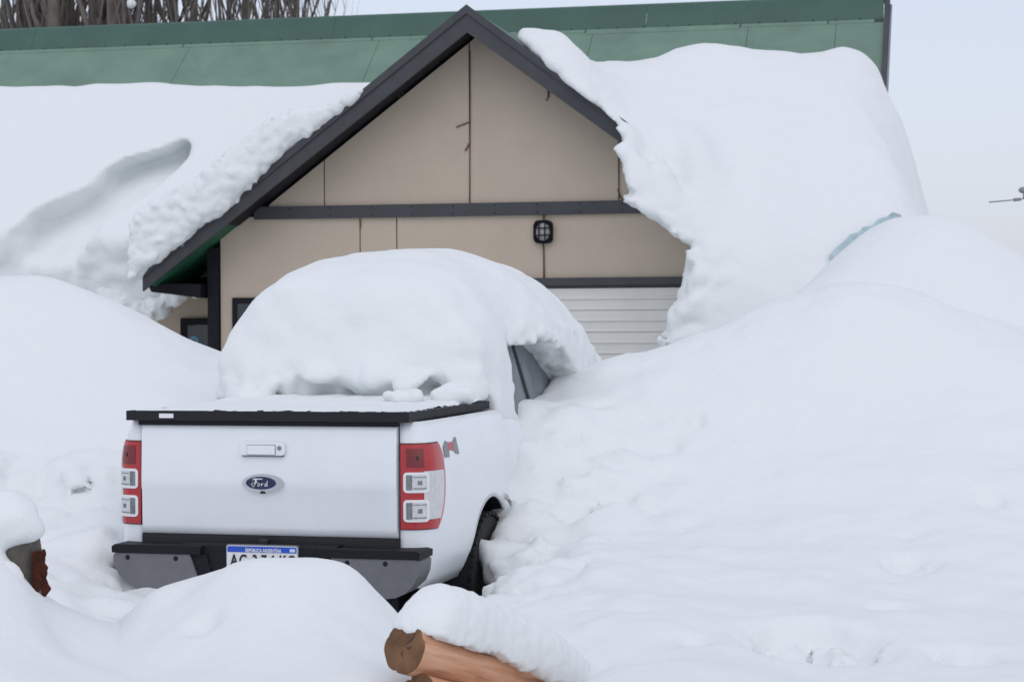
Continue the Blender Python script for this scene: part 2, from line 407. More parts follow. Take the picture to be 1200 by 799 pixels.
# ================================================================= HOUSE
WT = 0.0                                            # wall plane
BT = -0.55                                          # front of the bargeboards
house = thing('house', 'beige panelled garage house with charcoal gable trim and green metal roof, half buried in snow', 'house', H.M)
ax_, az_ = H.px(547, 7, BT); lx_, lz_ = H.px(167, 316, BT)
SL = (az_ - lz_) / (ax_ - lx_); TH = math.atan(SL)  # roof pitch of the gable
def roof_z(x): return az_ - SL * np.abs(x - ax_)    # top edge of the bargeboard at any x
RX = ax_ + (ax_ - lx_)
BH = 0.29                                           # vertical depth of the bargeboard
for sgn, xe in ((-1, lx_), (1, RX)):
    ze = lz_
    prism('bargeboard', [(ax_, az_), (xe, ze), (xe + 0.0 * sgn, ze - BH * 0.85), (ax_ + sgn * 0.0, az_ - BH)][::sgn], BT, BT + 0.04, M['trim'], house, bevel=0.004)
    off = 0.012
    prism('roof_edge_trim', [(ax_, az_ + off), (xe - sgn * 0.02, ze + off + 0.0), (xe - sgn * 0.02, ze - 0.085), (ax_, az_ - 0.085)], BT - 0.022, BT - 0.002, M['trim'], house, bevel=0.003)
    xs_ = ax_ + sgn * 2.85; zs_ = float(roof_z(xs_))
    prism('soffit', [(ax_, az_ - 0.20), (xs_, zs_ - 0.20), (xs_, zs_ - 0.212), (ax_, az_ - 0.212)], BT + 0.042, 0.4, M['trim_dark'], house)
    prism('eave_lining', [(xs_, zs_ - 0.16), (xe - sgn * 0.03, ze - 0.15), (xe - sgn * 0.03, ze - 0.18), (xs_, zs_ - 0.20)], BT + 0.042, 3.0, M['soffit'], house)
    prism('roof_sheet', [(ax_, az_ - 0.01), (xe, ze - 0.01), (xe, ze - 0.15), (ax_, az_ - 0.15)], BT + 0.043, 4.2, M['dgreen'], house)
ef = [H.px(u, v, 0.1) for u, v in ((171, 331), (189, 342.5), (246, 349.5))]
prism('eave_soffit', [ef[1], ef[2], (ef[2][0], ef[2][1] + 0.16), (ef[1][0] - 0.05, ef[1][1] + 0.10)], BT + 0.35, 1.45, M['trim_dark'], house)
# wall panels, each a board of its own, 12 mm joints over a dark backing
xl0 = H.px(258, 340, WT)[0]; xr0 = 2 * ax_ - xl0
zb0 = H.px(400, 256, WT)[1]; zb1 = H.px(400, 241, WT)[1]
def under(x): return float(roof_z(x)) - 0.25
prism('wall_backing', [(xl0, 0), (xr0, 0), (xr0, under(xr0)), (ax_, under(ax_)), (xl0, under(xl0))], WT + 0.03, WT + 0.15, M['joint'], house)
g = 0.007
cuts = [xl0] + [H.px(u, 200, WT)[0] for u in (380, 550.5, 725)] + [xr0]
for a_, b_ in zip(cuts, cuts[1:]):
    a1, b1 = a_ + g, b_ - g
    if b_ == xr0: b1 = min(b1, ax_ + (az_ - 0.25 - zb1) / SL - 0.03)
    if a_ == xl0: a1 = max(a1, ax_ - (az_ - 0.25 - zb1) / SL + 0.03)
    top = [(b1, under(b1)), (a1, under(a1))]
    if a1 < ax_ < b1: top.insert(1, (ax_, under(ax_)))
    prism('wall_panel', [(a1, zb1 - 0.05), (b1, zb1 - 0.05)] + top, WT, WT + 0.028, M['wall'], house, bevel=0.003)
gd0, gd1, gz = -1.15, 2.75, H.px(720, 334, WT)[1]
low = [xl0] + [H.px(u, 290, WT)[0] for u in (422, 465, 637)] + [xr0]
for a_, b_ in zip(low, low[1:]):
    a1, b1 = a_ + g, b_ - g
    if b1 <= gd0: pieces = [(a1, b1, 0.0, zb0 + 0.03)]
    elif a1 < gd0: pieces = [(a1, gd0 - 0.01, 0.0, gz + 0.02), (a1, b1, gz + 0.03, zb0 + 0.03)]
    else: pieces = [(a1, b1, gz + 0.03, zb0 + 0.03)] + ([(gd1 + 0.01, b1, 0.0, gz + 0.02)] if b1 > gd1 else [])
    for p in pieces: box('wall_panel', p[0], p[1], WT, WT + 0.028, p[2], p[3], M['wall'], house, bevel=0.003)
be = (az_ - 0.25 - zb1) / SL
box('belt_board', ax_ - be - 0.14, ax_ + be + 0.1, WT - 0.045, WT - 0.003, zb0, zb1, M['trim'], house, bevel=0.004)
for k in range(11):
    bx = ax_ - be + 0.3 + k * 0.48
    if bx < ax_ + be - 0.2:
        for zz in (zb0 + 0.03, zb1 - 0.03):
            bm = bmesh.new(); bmesh.ops.create_cone(bm, cap_ends=True, segments=8, radius1=0.009, radius2=0.006, depth=0.008, matrix=Matrix.Translation((bx, WT - 0.049, zz)) @ Matrix.Rotation(R(90), 4, 'X'))
            fin('screw', bm, M['trim_dark'], house)
px0 = H.px(245, 340, WT)[0]
box('corner_post', px0, xl0 - 0.005, WT - 0.05, WT + 0.2, 0, float(roof_z(xl0)) - BH, M['trim_dark'], house, bevel=0.005)
box('side_wall', xl0, xl0 + 0.1, WT + 0.15, 6, 0, 2.7, M['wall'], house)
box('side_wall', xr0 - 0.1, xr0, WT + 0.15, 6, 0, 2.7, M['wall'], house)
# garage door
box('door_lintel', gd0 - 0.12, gd1 + 0.12, WT - 0.05, WT - 0.004, gz, gz + 0.085, M['trim'], house, bevel=0.004)
gdoor = box('garage_door', gd0, gd1, WT + 0.022, WT + 0.028, 0, gz + 0.02, M['joint'], house)
sh = 0.1215; z = gz - 0.035; k = 0
box('slat', gd0, gd1, WT - 0.012, WT + 0.020, gz - 0.03, gz + 0.02, M['trim'], gdoor)
while z > 0.7:
    d = -0.010 + (0.006 if k % 2 else 0)
    bm = bmesh.new()
    za, zb_ = z - sh + (0.004 if k % 2 else 0.0015), z
    prof = [(WT + d, za), (WT + d, za + 0.016), (WT + d + 0.010, za + 0.03), (WT + d + 0.010, zb_ - 0.012), (WT + d + 0.004, zb_), (WT + 0.020, zb_), (WT + 0.020, za)]
    bm.free(); prism('slat', prof, gd0, gd1, M['door'], gdoor, axis='x')
    z -= sh; k += 1
# dark window left of the truck snow, wing wall with window
wx0, wz1 = H.px(273, 349, WT)[0], H.px(273, 349, WT)[1]
win = box('window', wx0, wx0 + 0.62, WT - 0.03, WT - 0.004, wz1 - 0.9, wz1, M['trim_dark'], house, bevel=0.004)
box('pane', wx0 + 0.07, wx0 + 0.55, WT - 0.037, WT - 0.032, wz1 - 0.84, wz1 - 0.07, M['pane'], win)
WW = 1.5
wl = H.px(100, 380, WW)[0]
box('wing_wall', -11.5, xl0 - 0.02, WW, WW + 0.15, 0, 3.0, M['wall'], house)
w0, wz = H.px(213, 373, WW)
win = box('window', w0, w0 + 1.0, WW - 0.05, WW - 0.004, wz - 0.95, wz, M['trim_dark'], house, bevel=0.005)
box('pane', w0 + 0.1, w0 + 0.9, WW - 0.058, WW - 0.053, wz - 0.88, wz - 0.08, M['pane'], win)
cx, cz_ = H.px(229, 400, WW)
bm = bmesh.new()
def ring_bm(bm, cx, cy, cz, r0, r1, n=24):
    a = [bm.verts.new((cx + r0 * math.cos(q), cy, cz + r0 * math.sin(q))) for q in [2 * math.pi * k / n for k in range(n)]]
    b = [bm.verts.new((cx + r1 * math.cos(q), cy, cz + r1 * math.sin(q))) for q in [2 * math.pi * k / n for k in range(n)]]
    for k in range(n): bm.faces.new((a[k], a[(k + 1) % n], b[(k + 1) % n], b[k]))
ring_bm(bm, cx, WW - 0.062, cz_, 0.028, 0.065); fin('round_sticker', bm, mat('blue_sticker', (0.08, 0.28, 0.42), 0.4), win)
# dry vine ends and stains hanging on the front wall
def wall_path(pts, dy=-0.012): return [(H.px(u, v, WT)[0], WT + dy, H.px(u, v, WT)[1]) for u, v in pts]
for pts, r in (([(467, 97), (468, 108), (469.5, 116)], .006), ([(473.5, 107), (472, 111)], .005), ([(642.5, 103), (643, 114), (640.5, 118.5)], .009),
               ([(535, 149.5), (541, 147), (552, 143)], .008), ([(545.5, 177), (549, 171), (551, 167)], .009), ([(726.5, 165), (725.5, 200), (725.5, 222), (727, 232)], .006),
               ([(724, 222), (729, 234)], .008), ([(637.5, 251), (637.8, 262)], .01), ([(637, 286), (637.5, 300), (638, 326)], .009), ([(551, 60), (551.5, 120), (551, 180), (550.5, 236)], .0055), ([(422.3, 257), (423, 262), (422.5, 268)], .008)):
    tube('vine_stem', wall_path(pts), r, M['vine'], house, n=5)
# main roof behind: sheets, ridge cap, verge
RT = 5.0
c0 = RT - 0.25
rend = H.px(1036.5, 20, RT)[0]
ET, EZ = 0.75, 2.55
MS = (H.px(547, 42, c0)[1] - EZ) / (c0 - ET); czt = H.px(547, 12.5, RT)[1]
def mroof_z(t): return EZ + MS * (t - ET)
roof = prism('main_roof', [(ET, EZ), (RT + 0.3, mroof_z(RT) - 0.05), (RT + 0.3, mroof_z(RT) - 0.25), (ET, EZ - 0.12)], -12, rend - 0.02, M['green'], house, axis='x')
xs = [-12] + [H.px(u, 60, RT)[0] for u in (-320, 12, 232, 452, 700, 880, 982)] + [rend]
for i, (a_, b_) in enumerate(zip(xs, xs[1:])):
    # one sheet per bay, lapped; upper strip lapped over it under the ridge cap
    prism('roof_panel', [(ET + .02, mroof_z(ET + .02) + 0.012), (RT - 0.30, mroof_z(RT - 0.30) + 0.012), (RT - 0.30, mroof_z(RT - 0.30) + 0.003), (ET + .02, mroof_z(ET + .02) + 0.003)], a_ + 0.003, b_ - 0.003, M['green'], house, axis='x')
    t0 = RT - 0.31 - (0.03 if i in (5,) else 0)
    prism('roof_lap_strip', [(t0, mroof_z(t0) + 0.022), (RT - 0.2, mroof_z(RT - 0.2) + 0.022), (RT - 0.2, mroof_z(RT - 0.2) + 0.013), (t0, mroof_z(t0) + 0.013)], a_ - 0.1, b_ - 0.12, M['green'], house, axis='x')
cap = []
for i in range(9):
    q = i / 8
    cap.append((c0 + 0.42 * q, mroof_z(c0) + 0.03 + (czt - mroof_z(c0) - 0.03) * math.sin(q * math.pi * 0.72)))
capx = [-12] + [H.px(u, 30, RT)[0] for u in (45, 395, 760)] + [rend]
for a_, b_ in zip(capx, capx[1:]):
    prism('ridge_cap', cap + [(t_, z_ - 0.02) for t_, z_ in cap[::-1]], a_ + 0.002, b_ - 0.002, M['dgreen'], house, axis='x')
for k in range(40):
    xx = -8.0 + k * 0.32
    if xx < rend - 0.1:
        bm = bmesh.new(); bmesh.ops.create_uvsphere(bm, u_segments=6, v_segments=4, radius=0.011, matrix=Matrix.Translation((xx + random.uniform(-.05, .05), c0 + 0.004, mroof_z(c0) + 0.034)))
        fin('roof_screw', bm, M['trim_dark'], house)
prism('verge_trim', [(RT + 0.2, mroof_z(RT) + 0.34), (RT - 0.25, mroof_z(RT - 0.25) + 0.06), (ET, EZ + 0.05), (ET, EZ - 0.16), (RT + 0.2, mroof_z(RT) - 0.16)], rend + 0.003, rend + 0.07, M['trim'], house, axis='x')
tube('verge_bead', [(rend + 0.085, t_, mroof_z(t_) + 0.03) for t_ in (ET, 2, 3.5, RT)], 0.018, M['steel'], house)

# bulkhead lamp on the wall
lx, lz = H.px(637.5, 272, WT)
lamp = thing('wall_lamp', 'black caged bulkhead lamp on the beige wall above the garage door', 'lamp', H.M @ Matrix.Translation((lx, WT - 0.002, lz)))
def rrect(w_, h_, r, n=5):
    p = []
    for cx_, cy_, a0 in ((w_ - r, h_ - r, 0), (-w_ + r, h_ - r, 90), (-w_ + r, -h_ + r, 180), (w_ - r, -h_ + r, 270)):
        for k in range(n + 1):
            q = R(a0 + 90 * k / n); p.append((cx_ + r * math.cos(q), cy_ + r * math.sin(q)))
    return p
prism('base', rrect(0.105, 0.125, 0.05), -0.05, -0.001, M['trim_dark'], lamp, bevel=0.004)
bm = bmesh.new(); bmesh.ops.create_uvsphere(bm, u_segments=20, v_segments=12, radius=1, matrix=Matrix.Translation((0, -0.05, 0)) @ Matrix.Diagonal((0.082, 0.06, 0.10, 1)))
fin('glass', bm, M['lampglass'], lamp, smooth=True)
rr = rrect(0.098, 0.118, 0.05)
tube('cage_ring', [(x_, -0.055, z_) for x_, z_ in rr + rr[:1]], 0.013, M['trim_dark'], lamp, n=6)
for dx in (-0.034, 0.034):
    tube('cage_bar', [(dx, -0.05 - 0.072 * math.sin(math.pi * k / 8) ** .5 if 0 < k < 8 else -0.05, 0.118 * math.cos(math.pi * k / 8)) for k in range(9)], 0.008, M['trim_dark'], lamp, n=6)
for dz in (-0.04, 0.04):
    tube('cage_bar', [(0.098 * math.cos(math.pi * k / 8), -0.05 - 0.072 * math.sin(math.pi * k / 8) ** .5 if 0 < k < 8 else -0.05, dz) for k in range(9)], 0.008, M['trim_dark'], lamp, n=6)

# ================================================================= SNOW ON THE HOUSE
def hz(u, v, t):
    x, z = H.px(u, v, t); return (x, t, z)
# --- left gable strip
def gbase(x, t, z):
    cs = math.cos(TH)
    n = (z - (az_ - SL * np.abs(x - ax_))) * cs
    along = -(x - ax_)
    Tn = 0.02 + 0.40 * sstep(1.15, 2.4, along) + 0.12 * sstep(3.0, 3.9, along)
    nlow = -0.02 - 0.05 * sstep(1.6, 3.2, along) + 0.07 * noise(x, t * 0, z * 0, 0.35, 2)
    front = BT - 0.10 - 0.12 * sstep(1.4, 3.0, along)
    nlow = np.where(t < BT + 0.03, nlow, -0.02)
    f = smax(n - Tn, nlow - n, 0.08)
    f = smax(f, front - t, 0.16)
    f = smax(f, (1.15 - along) * 0.5, 0.1)
    f = smax(f, along - 3.95, 0.2)
    return f
def gdisp(x, t, z):
    return 0.035 * fbm(x, t, z, 0.5, 2, 4) + 0.03 * billow(x, t, z, 0.16, 2, 6)
tag(sdf_obj('roof_snow', gbase, gdisp, (-4.6, -1.05, 1.7), (-0.9, 2.2, 5.3), 0.03, H.M, M['snow']),
    'crumbling strip of snow along the left slope of the gable above the dark bargeboard', 'snow')
# --- left main roof slab
rpk = [H.px(u, v, 2.0) for u, v in ((216, 163), (226, 172), (226, 184), (214, 206), (204, 228), (166, 262), (150, 300))]
rz_ = np.array([p[1] for p in rpk])[::-1]; rx2 = np.array([p[0] for p in rpk])[::-1]
edge_pts = [H.px(u, v, 2.0) for u, v in ((330, 140), (245, 156), (217, 165), (200, 178), (165, 190), (145, 205), (138, 225), (118, 242), (92, 262), (80, 280))]
ez = np.array([p[1] for p in edge_pts])[::-1]; ex = np.array([p[0] for p in edge_pts])[::-1]
top_px = [(-200, 99), (0, 99), (60, 98), (88, 100), (110, 96), (190, 94), (210, 97), (290, 104), (340, 101), (440, 97)]
tpx = [H.px(u, v, 2.95)[0] for u, v in top_px]; tpz = [H.px(u, v + 1, 2.95)[1] for u, v in top_px]
def mbase(x, t, z):
    cs = 1 / math.sqrt(1 + MS * MS)
    n = (z - (EZ + MS * (t - ET))) * cs
    xe = np.interp(z, ez, ex) + 0.12 * noise(x * 0, t, z, 0.5, 3)
    xr_ = np.interp(z, rz_, rx2) + 0.06 * noise(x * 0, t, z, 0.3, 5)
    step = sstep(-0.10, 0.10, x - xe) * sstep(0.12, -0.08, x - xr_)
    Tm = 0.62 - 0.42 * step - 0.07 * sstep(2.5, 0.8, t) + 0.05 * noise(x, t, z * 0, 1.2, 9)
    # second break lower down
    f = n - Tm
    tfront = 0.38 + 0.22 * noise(x, x * 0, z * 0, 0.9, 11) + 0.42 * np.clip(2.95 - z, 0, 2)
    f = smax(f, (tfront - t) * 0.85, 0.14)
    ztop = np.interp(x, tpx, tpz)
    f = smax(f, (z - ztop) * 0.9 + (t - 2.95) * 0.12, 0.12)
    f = smax(f, -n - 0.3, 0.05)
    f = smax(f, -np.maximum(z - roof_z(x) + 0.05, lx_ + 0.03 - x), 0.05)      # nothing under the gable's own eave
    return smax(f, x + 1.2, 0.1)
def mdisp(x, t, z):
    low = sstep(3.3, 2.5, z)
    return 0.03 * fbm(x, t, z, 0.9, 2, 21) + 0.04 * low * billow(x, t, z, 0.35, 2, 5)
tag(sdf_obj('roof_snow', mbase, mdisp, (-10.8, -0.3, 1.9), (-1.0, 4.6, 5.6), 0.047, H.M, M['snow']),
    'deep slab of snow on the main roof left of the gable, with a broken step', 'snow')
# --- hanging clumps under the left eave
def clump(name, blobs, h, frame, label, disp_amp=0.04, seed=0, k=0.08):
    b = np.array(blobs, np.float32)
    lo = (b[:, :3] - b[:, 3:4]).min(0) - 0.15; hi = (b[:, :3] + b[:, 3:4]).max(0) + 0.15
    def base(x, y, z):
        f = None
        for q in b:
            d = np.sqrt((x - q[0]) ** 2 + (y - q[1]) ** 2 + ((z - q[2]) * 1.15) ** 2) - q[3]
            f = d if f is None else smin(f, d, k)
        return f
    def disp(x, y, z): return disp_amp * (billow(x, y, z, 0.22, 2, seed) + 0.7 * fbm(x, y, z, 0.3, 2, seed + 1))
    return tag(sdf_obj(name, base, disp, lo, hi, h, frame.M if frame else None, M['snow']), label, 'snow')
bl = []
for u, v, r_ in ((150, 352, .17), (166, 362, .15), (180, 358, .14), (196, 351, .12), (212, 349, .09), (226, 347, .06), (175, 372, .13), (188, 366, .11), (140, 350, .16), (128, 346, .16)):
    x_, z_ = H.px(u, v, 0.75); bl.append((x_, 0.75, z_, r_))
clump('snow_clump', bl, 0.025, H, 'lumpy snow hanging under the left eave beside the dark recessed window', seed=40)
# --- right avalanche of roof snow
rp = [hz(*p) for p in (
    (600, 38, -.2), (655, 40, -.15), (690, 71, 0.2), (640, 60, -.6), (690, 105, -.7), (725, 140, -.75),
    (700, 73, 1.6), (740, 71, 1.8), (765, 69, 1.8), (790, 56, 1.6), (840, 50, 1.7), (900, 57, 1.9), (960, 63, 2.3), (1030, 60, 2.8), (1075, 120, 2.2),
    (745, 150, -.9), (775, 172, -1.0), (805, 180, -.8), (735, 120, -0.2), (770, 110, .4), (800, 130, .2), (860, 120, .6), (930, 120, .8), (1000, 120, 1.0),
    (760, 200, -.95), (800, 220, -.85), (860, 210, -.6), (930, 200, -.4), (1010, 200, -.2), (1080, 215, 0),
    (815, 300, -1.4), (870, 300, -1.3), (940, 290, -1.2), (1020, 270, -1.0),
    (800, 380, -1.75), (870, 390, -1.8), (940, 390, -1.7), (1020, 380, -1.6), (1100, 380, -1.6))]
for x_, t_, z_ in [hz(*p) for p in ((600, 90, 1.5), (690, 110, 3.2), (765, 110, 3.4), (840, 120, 3.5), (930, 120, 3.7), (1030, 120, 4.0), (1120, 200, 3.0), (1150, 320, 1.0))]: rp.append((x_, t_, z_))
rtop = tps(rp, 0.004)
le = [H.px(u, v, -0.8) for u, v in ((592, 33), (597, 40), (640, 80), (690, 120), (722, 149), (731, 165), (727, 178), (738, 193), (741, 215), (748, 240), (775, 262), (796, 280), (811, 289), (807, 330), (796, 352), (787, 372), (784, 400), (780, 440))]
lez = np.array([p[1] for p in le])[::-1]; lex = np.array([p[0] for p in le])[::-1]
def rbase(x, t, z):
    zt = rtop(x[:, :, 0], t[:, :, 0])[:, :, None].astype(np.float32)
    f = (z - zt) * 0.62
    xe = np.interp(z, lez, lex)
    f = smax(f, (xe - x) * (0.8 - 0.2 * sstep(3.9, 4.2, z)), 0.10)
    f = smax(f, -0.62 - 0.9 * sstep(5.0, 3.2, z) - t, 0.2)
    # keep the cavity in front of the wall open: snow in front of the facade only where it hangs over
    f = smax(f, x - 5.3 + 0.25 * (z - 2), 0.5)
    return f
def rdisp(x, t, z):
    xe = np.interp(z, lez, lex); e = sstep(0.7, 0.1, x - xe)
    e = e * (1 - 0.8 * sstep(3.5, 4.0, z))
    return 0.05 * fbm(x, t, z, 1.3, 2, 31) + e * (0.06 * billow(x, t, z, 0.33, 3, 12) + 0.02 * fbm(x, t, z, 0.12, 2, 3)) + 0.012 * fbm(x, t, z, 0.3, 2, 17)
tag(sdf_obj('roof_snow', rbase, rdisp, (0.2, -2.4, 1.0), (6.0, 3.9, 5.8), 0.04, H.M, M['snow']),
    'huge overhanging mass of snow sliding off the right half of the roof', 'snow')

M['painted_glow'] = mat('painted_blue_glow', (0.66, 0.785, 0.82), 0.8, var=0.12, vscale=5)  # blue light glowing through the snow crack, painted as surface colour
def on_mass(u, v):
    du, dv = unroll(u, v)
    for i in range(900):
        Y = 20.0 + i * 0.006; X = du / F * Y; Zz = CZ - dv / F * Y; x_, t_ = H.loc(X, Y)
        if Zz < float(rtop(x_, t_)): break
    return Vector((x_, t_, Zz))
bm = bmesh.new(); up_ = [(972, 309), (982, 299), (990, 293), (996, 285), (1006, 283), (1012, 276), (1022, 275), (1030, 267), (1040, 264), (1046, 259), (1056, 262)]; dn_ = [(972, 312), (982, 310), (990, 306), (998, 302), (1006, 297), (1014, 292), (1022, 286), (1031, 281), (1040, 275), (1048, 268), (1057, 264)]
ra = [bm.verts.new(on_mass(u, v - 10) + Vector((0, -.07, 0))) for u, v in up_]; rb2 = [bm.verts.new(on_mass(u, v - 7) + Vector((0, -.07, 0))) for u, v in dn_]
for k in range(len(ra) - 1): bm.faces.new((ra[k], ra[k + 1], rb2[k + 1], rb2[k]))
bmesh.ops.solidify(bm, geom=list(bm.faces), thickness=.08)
o_ = fin('painted_glow_seam', bm, M['painted_glow'], None, smooth=True); o_.matrix_world = H.M
tag(o_, 'pale blue patch painted as light glowing through the snow crack below the roof snow on the right', 'painted_glow')
# ================================================================= TRUCK
truck = thing('pickup_truck', 'white pickup truck seen from behind with its cab buried under a snow dome', 'pickup truck', T.M)
# plan curve of the bed side, from the tailgate gap round the rear corner to the cab
PC = np.array([(.738, 0.006), (.78, 0.008), (.82, .016), (.853, .034), (.878, .062), (.895, .10), (.906, .16), (.914, .26), (.919, .42), (.921, .7), (.921, 1.05), (.921, 1.40), (.919, 1.62)])
PL = np.concatenate([[0], np.cumsum(np.hypot(*np.diff(PC, axis=0).T))])
def inset(z):
    if z > 1.12: return 0.085 * ((z - 1.12) / 0.26) ** 2
    if z < 0.72: return 0.10 * ((0.72 - z) / 0.3) ** 2
    return 0.0
def side_pt(wl_, z, off=0.0):
    x = np.interp(wl_, PL, PC[:, 0]); y = np.interp(wl_, PL, PC[:, 1])
    a = min(wl_ + .02, PL[-1]); b = max(wl_ - .02, 0)
    dx = np.interp(a, PL, PC[:, 0]) - np.interp(b, PL, PC[:, 0]); dy = np.interp(a, PL, PC[:, 1]) - np.interp(b, PL, PC[:, 1])
    L = math.hypot(dx, dy); nx, ny_ = dy / L, -dx / L
    o = off - inset(z) * max(0.0, nx)
    return Vector((x + nx * o, y + ny_ * o, z))
AC, AZ, AR = 1.20, 0.40, 0.475
def w_of_y(y): return float(np.interp(y, PC[2:, 1], PL[2:]))
def bottom_z(wl_):
    y = float(np.interp(wl_, PL, PC[:, 1])); d = abs(y - AC)
    zb = 0.47 + 0.03 * max(0, 1 - wl_ / 0.2)
    if d < AR: zb = max(zb, AZ + math.sqrt(AR * AR - d * d))
    return zb
ZT = 1.365
ws = sorted(set([round(x, 4) for x in np.linspace(0, w_of_y(0.55), 22)] + [round(w_of_y(AC - AR * math.cos(q)), 4) for q in np.linspace(0.02, math.pi - .02, 40)] + [round(x, 4) for x in np.linspace(w_of_y(0.55), PL[-1], 14)]))
def bed_side(sg):
    bm = bmesh.new(); cols = []
    for wl_ in ws:
        zb = bottom_z(wl_)
        cols.append([bm.verts.new((lambda p: (p.x * sg, p.y, p.z))(side_pt(wl_, zb + (ZT - zb) * q))) for q in np.linspace(0, 1, 16)])
    for A, B in zip(cols, cols[1:]):
        for k in range(15): bm.faces.new((A[k], B[k], B[k + 1], A[k + 1]))
    bmesh.ops.recalc_face_normals(bm, faces=bm.faces)
    ret = bmesh.ops.solidify(bm, geom=list(bm.faces), thickness=0.02)
    return fin('bed_side', bm, M['paint'], truck, smooth=True)
def patch(name, wz, m, parent, sg, off, thick=0.006, nw=8, nz=6):
    """wz: function (a,b in 0..1) -> (w, z) on the bed side; a raised patch following the bodywork"""
    bm = bmesh.new(); g_ = [[bm.verts.new((lambda p: (p.x * sg, p.y, p.z))(side_pt(*wz(i / nw, j / nz), off))) for j in range(nz + 1)] for i in range(nw + 1)]
    h_ = [[bm.verts.new((lambda p: (p.x * sg, p.y, p.z))(side_pt(*wz(i / nw, j / nz), off - thick))) for j in range(nz + 1)] for i in range(nw + 1)]
    for i in range(nw):
        for j in range(nz):
            bm.faces.new((g_[i][j], g_[i + 1][j], g_[i + 1][j + 1], g_[i][j + 1])); bm.faces.new((h_[i][j], h_[i][j + 1], h_[i + 1][j + 1], h_[i + 1][j]))
    for i in range(nw):
        bm.faces.new((g_[i][0], h_[i][0], h_[i + 1][0], g_[i + 1][0])); bm.faces.new((g_[i][nz], g_[i + 1][nz], h_[i + 1][nz], h_[i][nz]))
    for j in range(nz):
        bm.faces.new((g_[0][j], g_[0][j + 1], h_[0][j + 1], h_[0][j])); bm.faces.new((g_[nw][j], h_[nw][j], h_[nw][j + 1], g_[nw][j + 1]))
    o = fin(name, bm, m, parent, smooth=True)
    o.data.set_sharp_from_angle(angle=R(50)); return o
def rect(w0, w1, z0, z1): return lambda a, b: (w0 + (w1 - w0) * a, z0 + (z1 - z0) * b)
def rpatch(name, w0, w1, z0, z1, rad, m, parent, sg, off):
    o0_ = rrect((w1 - w0) / 2, (z1 - z0) / 2, rad, 4); out_ = []
    for k in range(len(o0_)):
        p_, q_ = o0_[k], o0_[(k + 1) % len(o0_)]; m_ = max(1, int(math.hypot(q_[0] - p_[0], q_[1] - p_[1]) / .012))
        out_ += [(p_[0] + (q_[0] - p_[0]) * t_ / m_, p_[1] + (q_[1] - p_[1]) * t_ / m_) for t_ in range(m_)]
    cw, cz2 = (w0 + w1) / 2, (z0 + z1) / 2
    bm = bmesh.new()
    mk = lambda a_, b_, o_: (lambda p: bm.verts.new((p.x * sg, p.y, p.z)))(side_pt(cw + a_, cz2 + b_, o_))
    A_ = [mk(a_, b_, off) for a_, b_ in out_]; B_ = [mk(a_, b_, off - .004) for a_, b_ in out_]; R_ = [A_] + [[mk(a_ * q_, b_ * q_, off) for a_, b_ in out_] for q_ in (.8, .6, .4, .2)]; c_ = mk(0, 0, off); n = len(out_)
    for k in range(n):
        k2 = (k + 1) % n
        for I0, I1 in zip(R_, R_[1:]): bm.faces.new((I0[k], I0[k2], I1[k2], I1[k]))
        bm.faces.new((R_[-1][k], R_[-1][k2], c_)); bm.faces.new((A_[k2], A_[k], B_[k], B_[k2]))
    o = fin(name, bm, m, parent, smooth=True); o.data.set_sharp_from_angle(angle=R(50)); return o
TLZ0, TLZ1 = 0.80, 1.248
def tl_outer(z):                                     # outline of the lamp on the side
    return float(np.interp(z, [TLZ0, 0.86, 0.95, 1.05, 1.2, TLZ1], [0.235, 0.285, 0.325, 0.33, 0.305, 0.285]))
def tl(a, b, i0=0.004, m=0.0):
    z = TLZ0 + m + (TLZ1 - TLZ0 - 2 * m) * b; return (i0 + (tl_outer(z) - m - i0) * a, z)
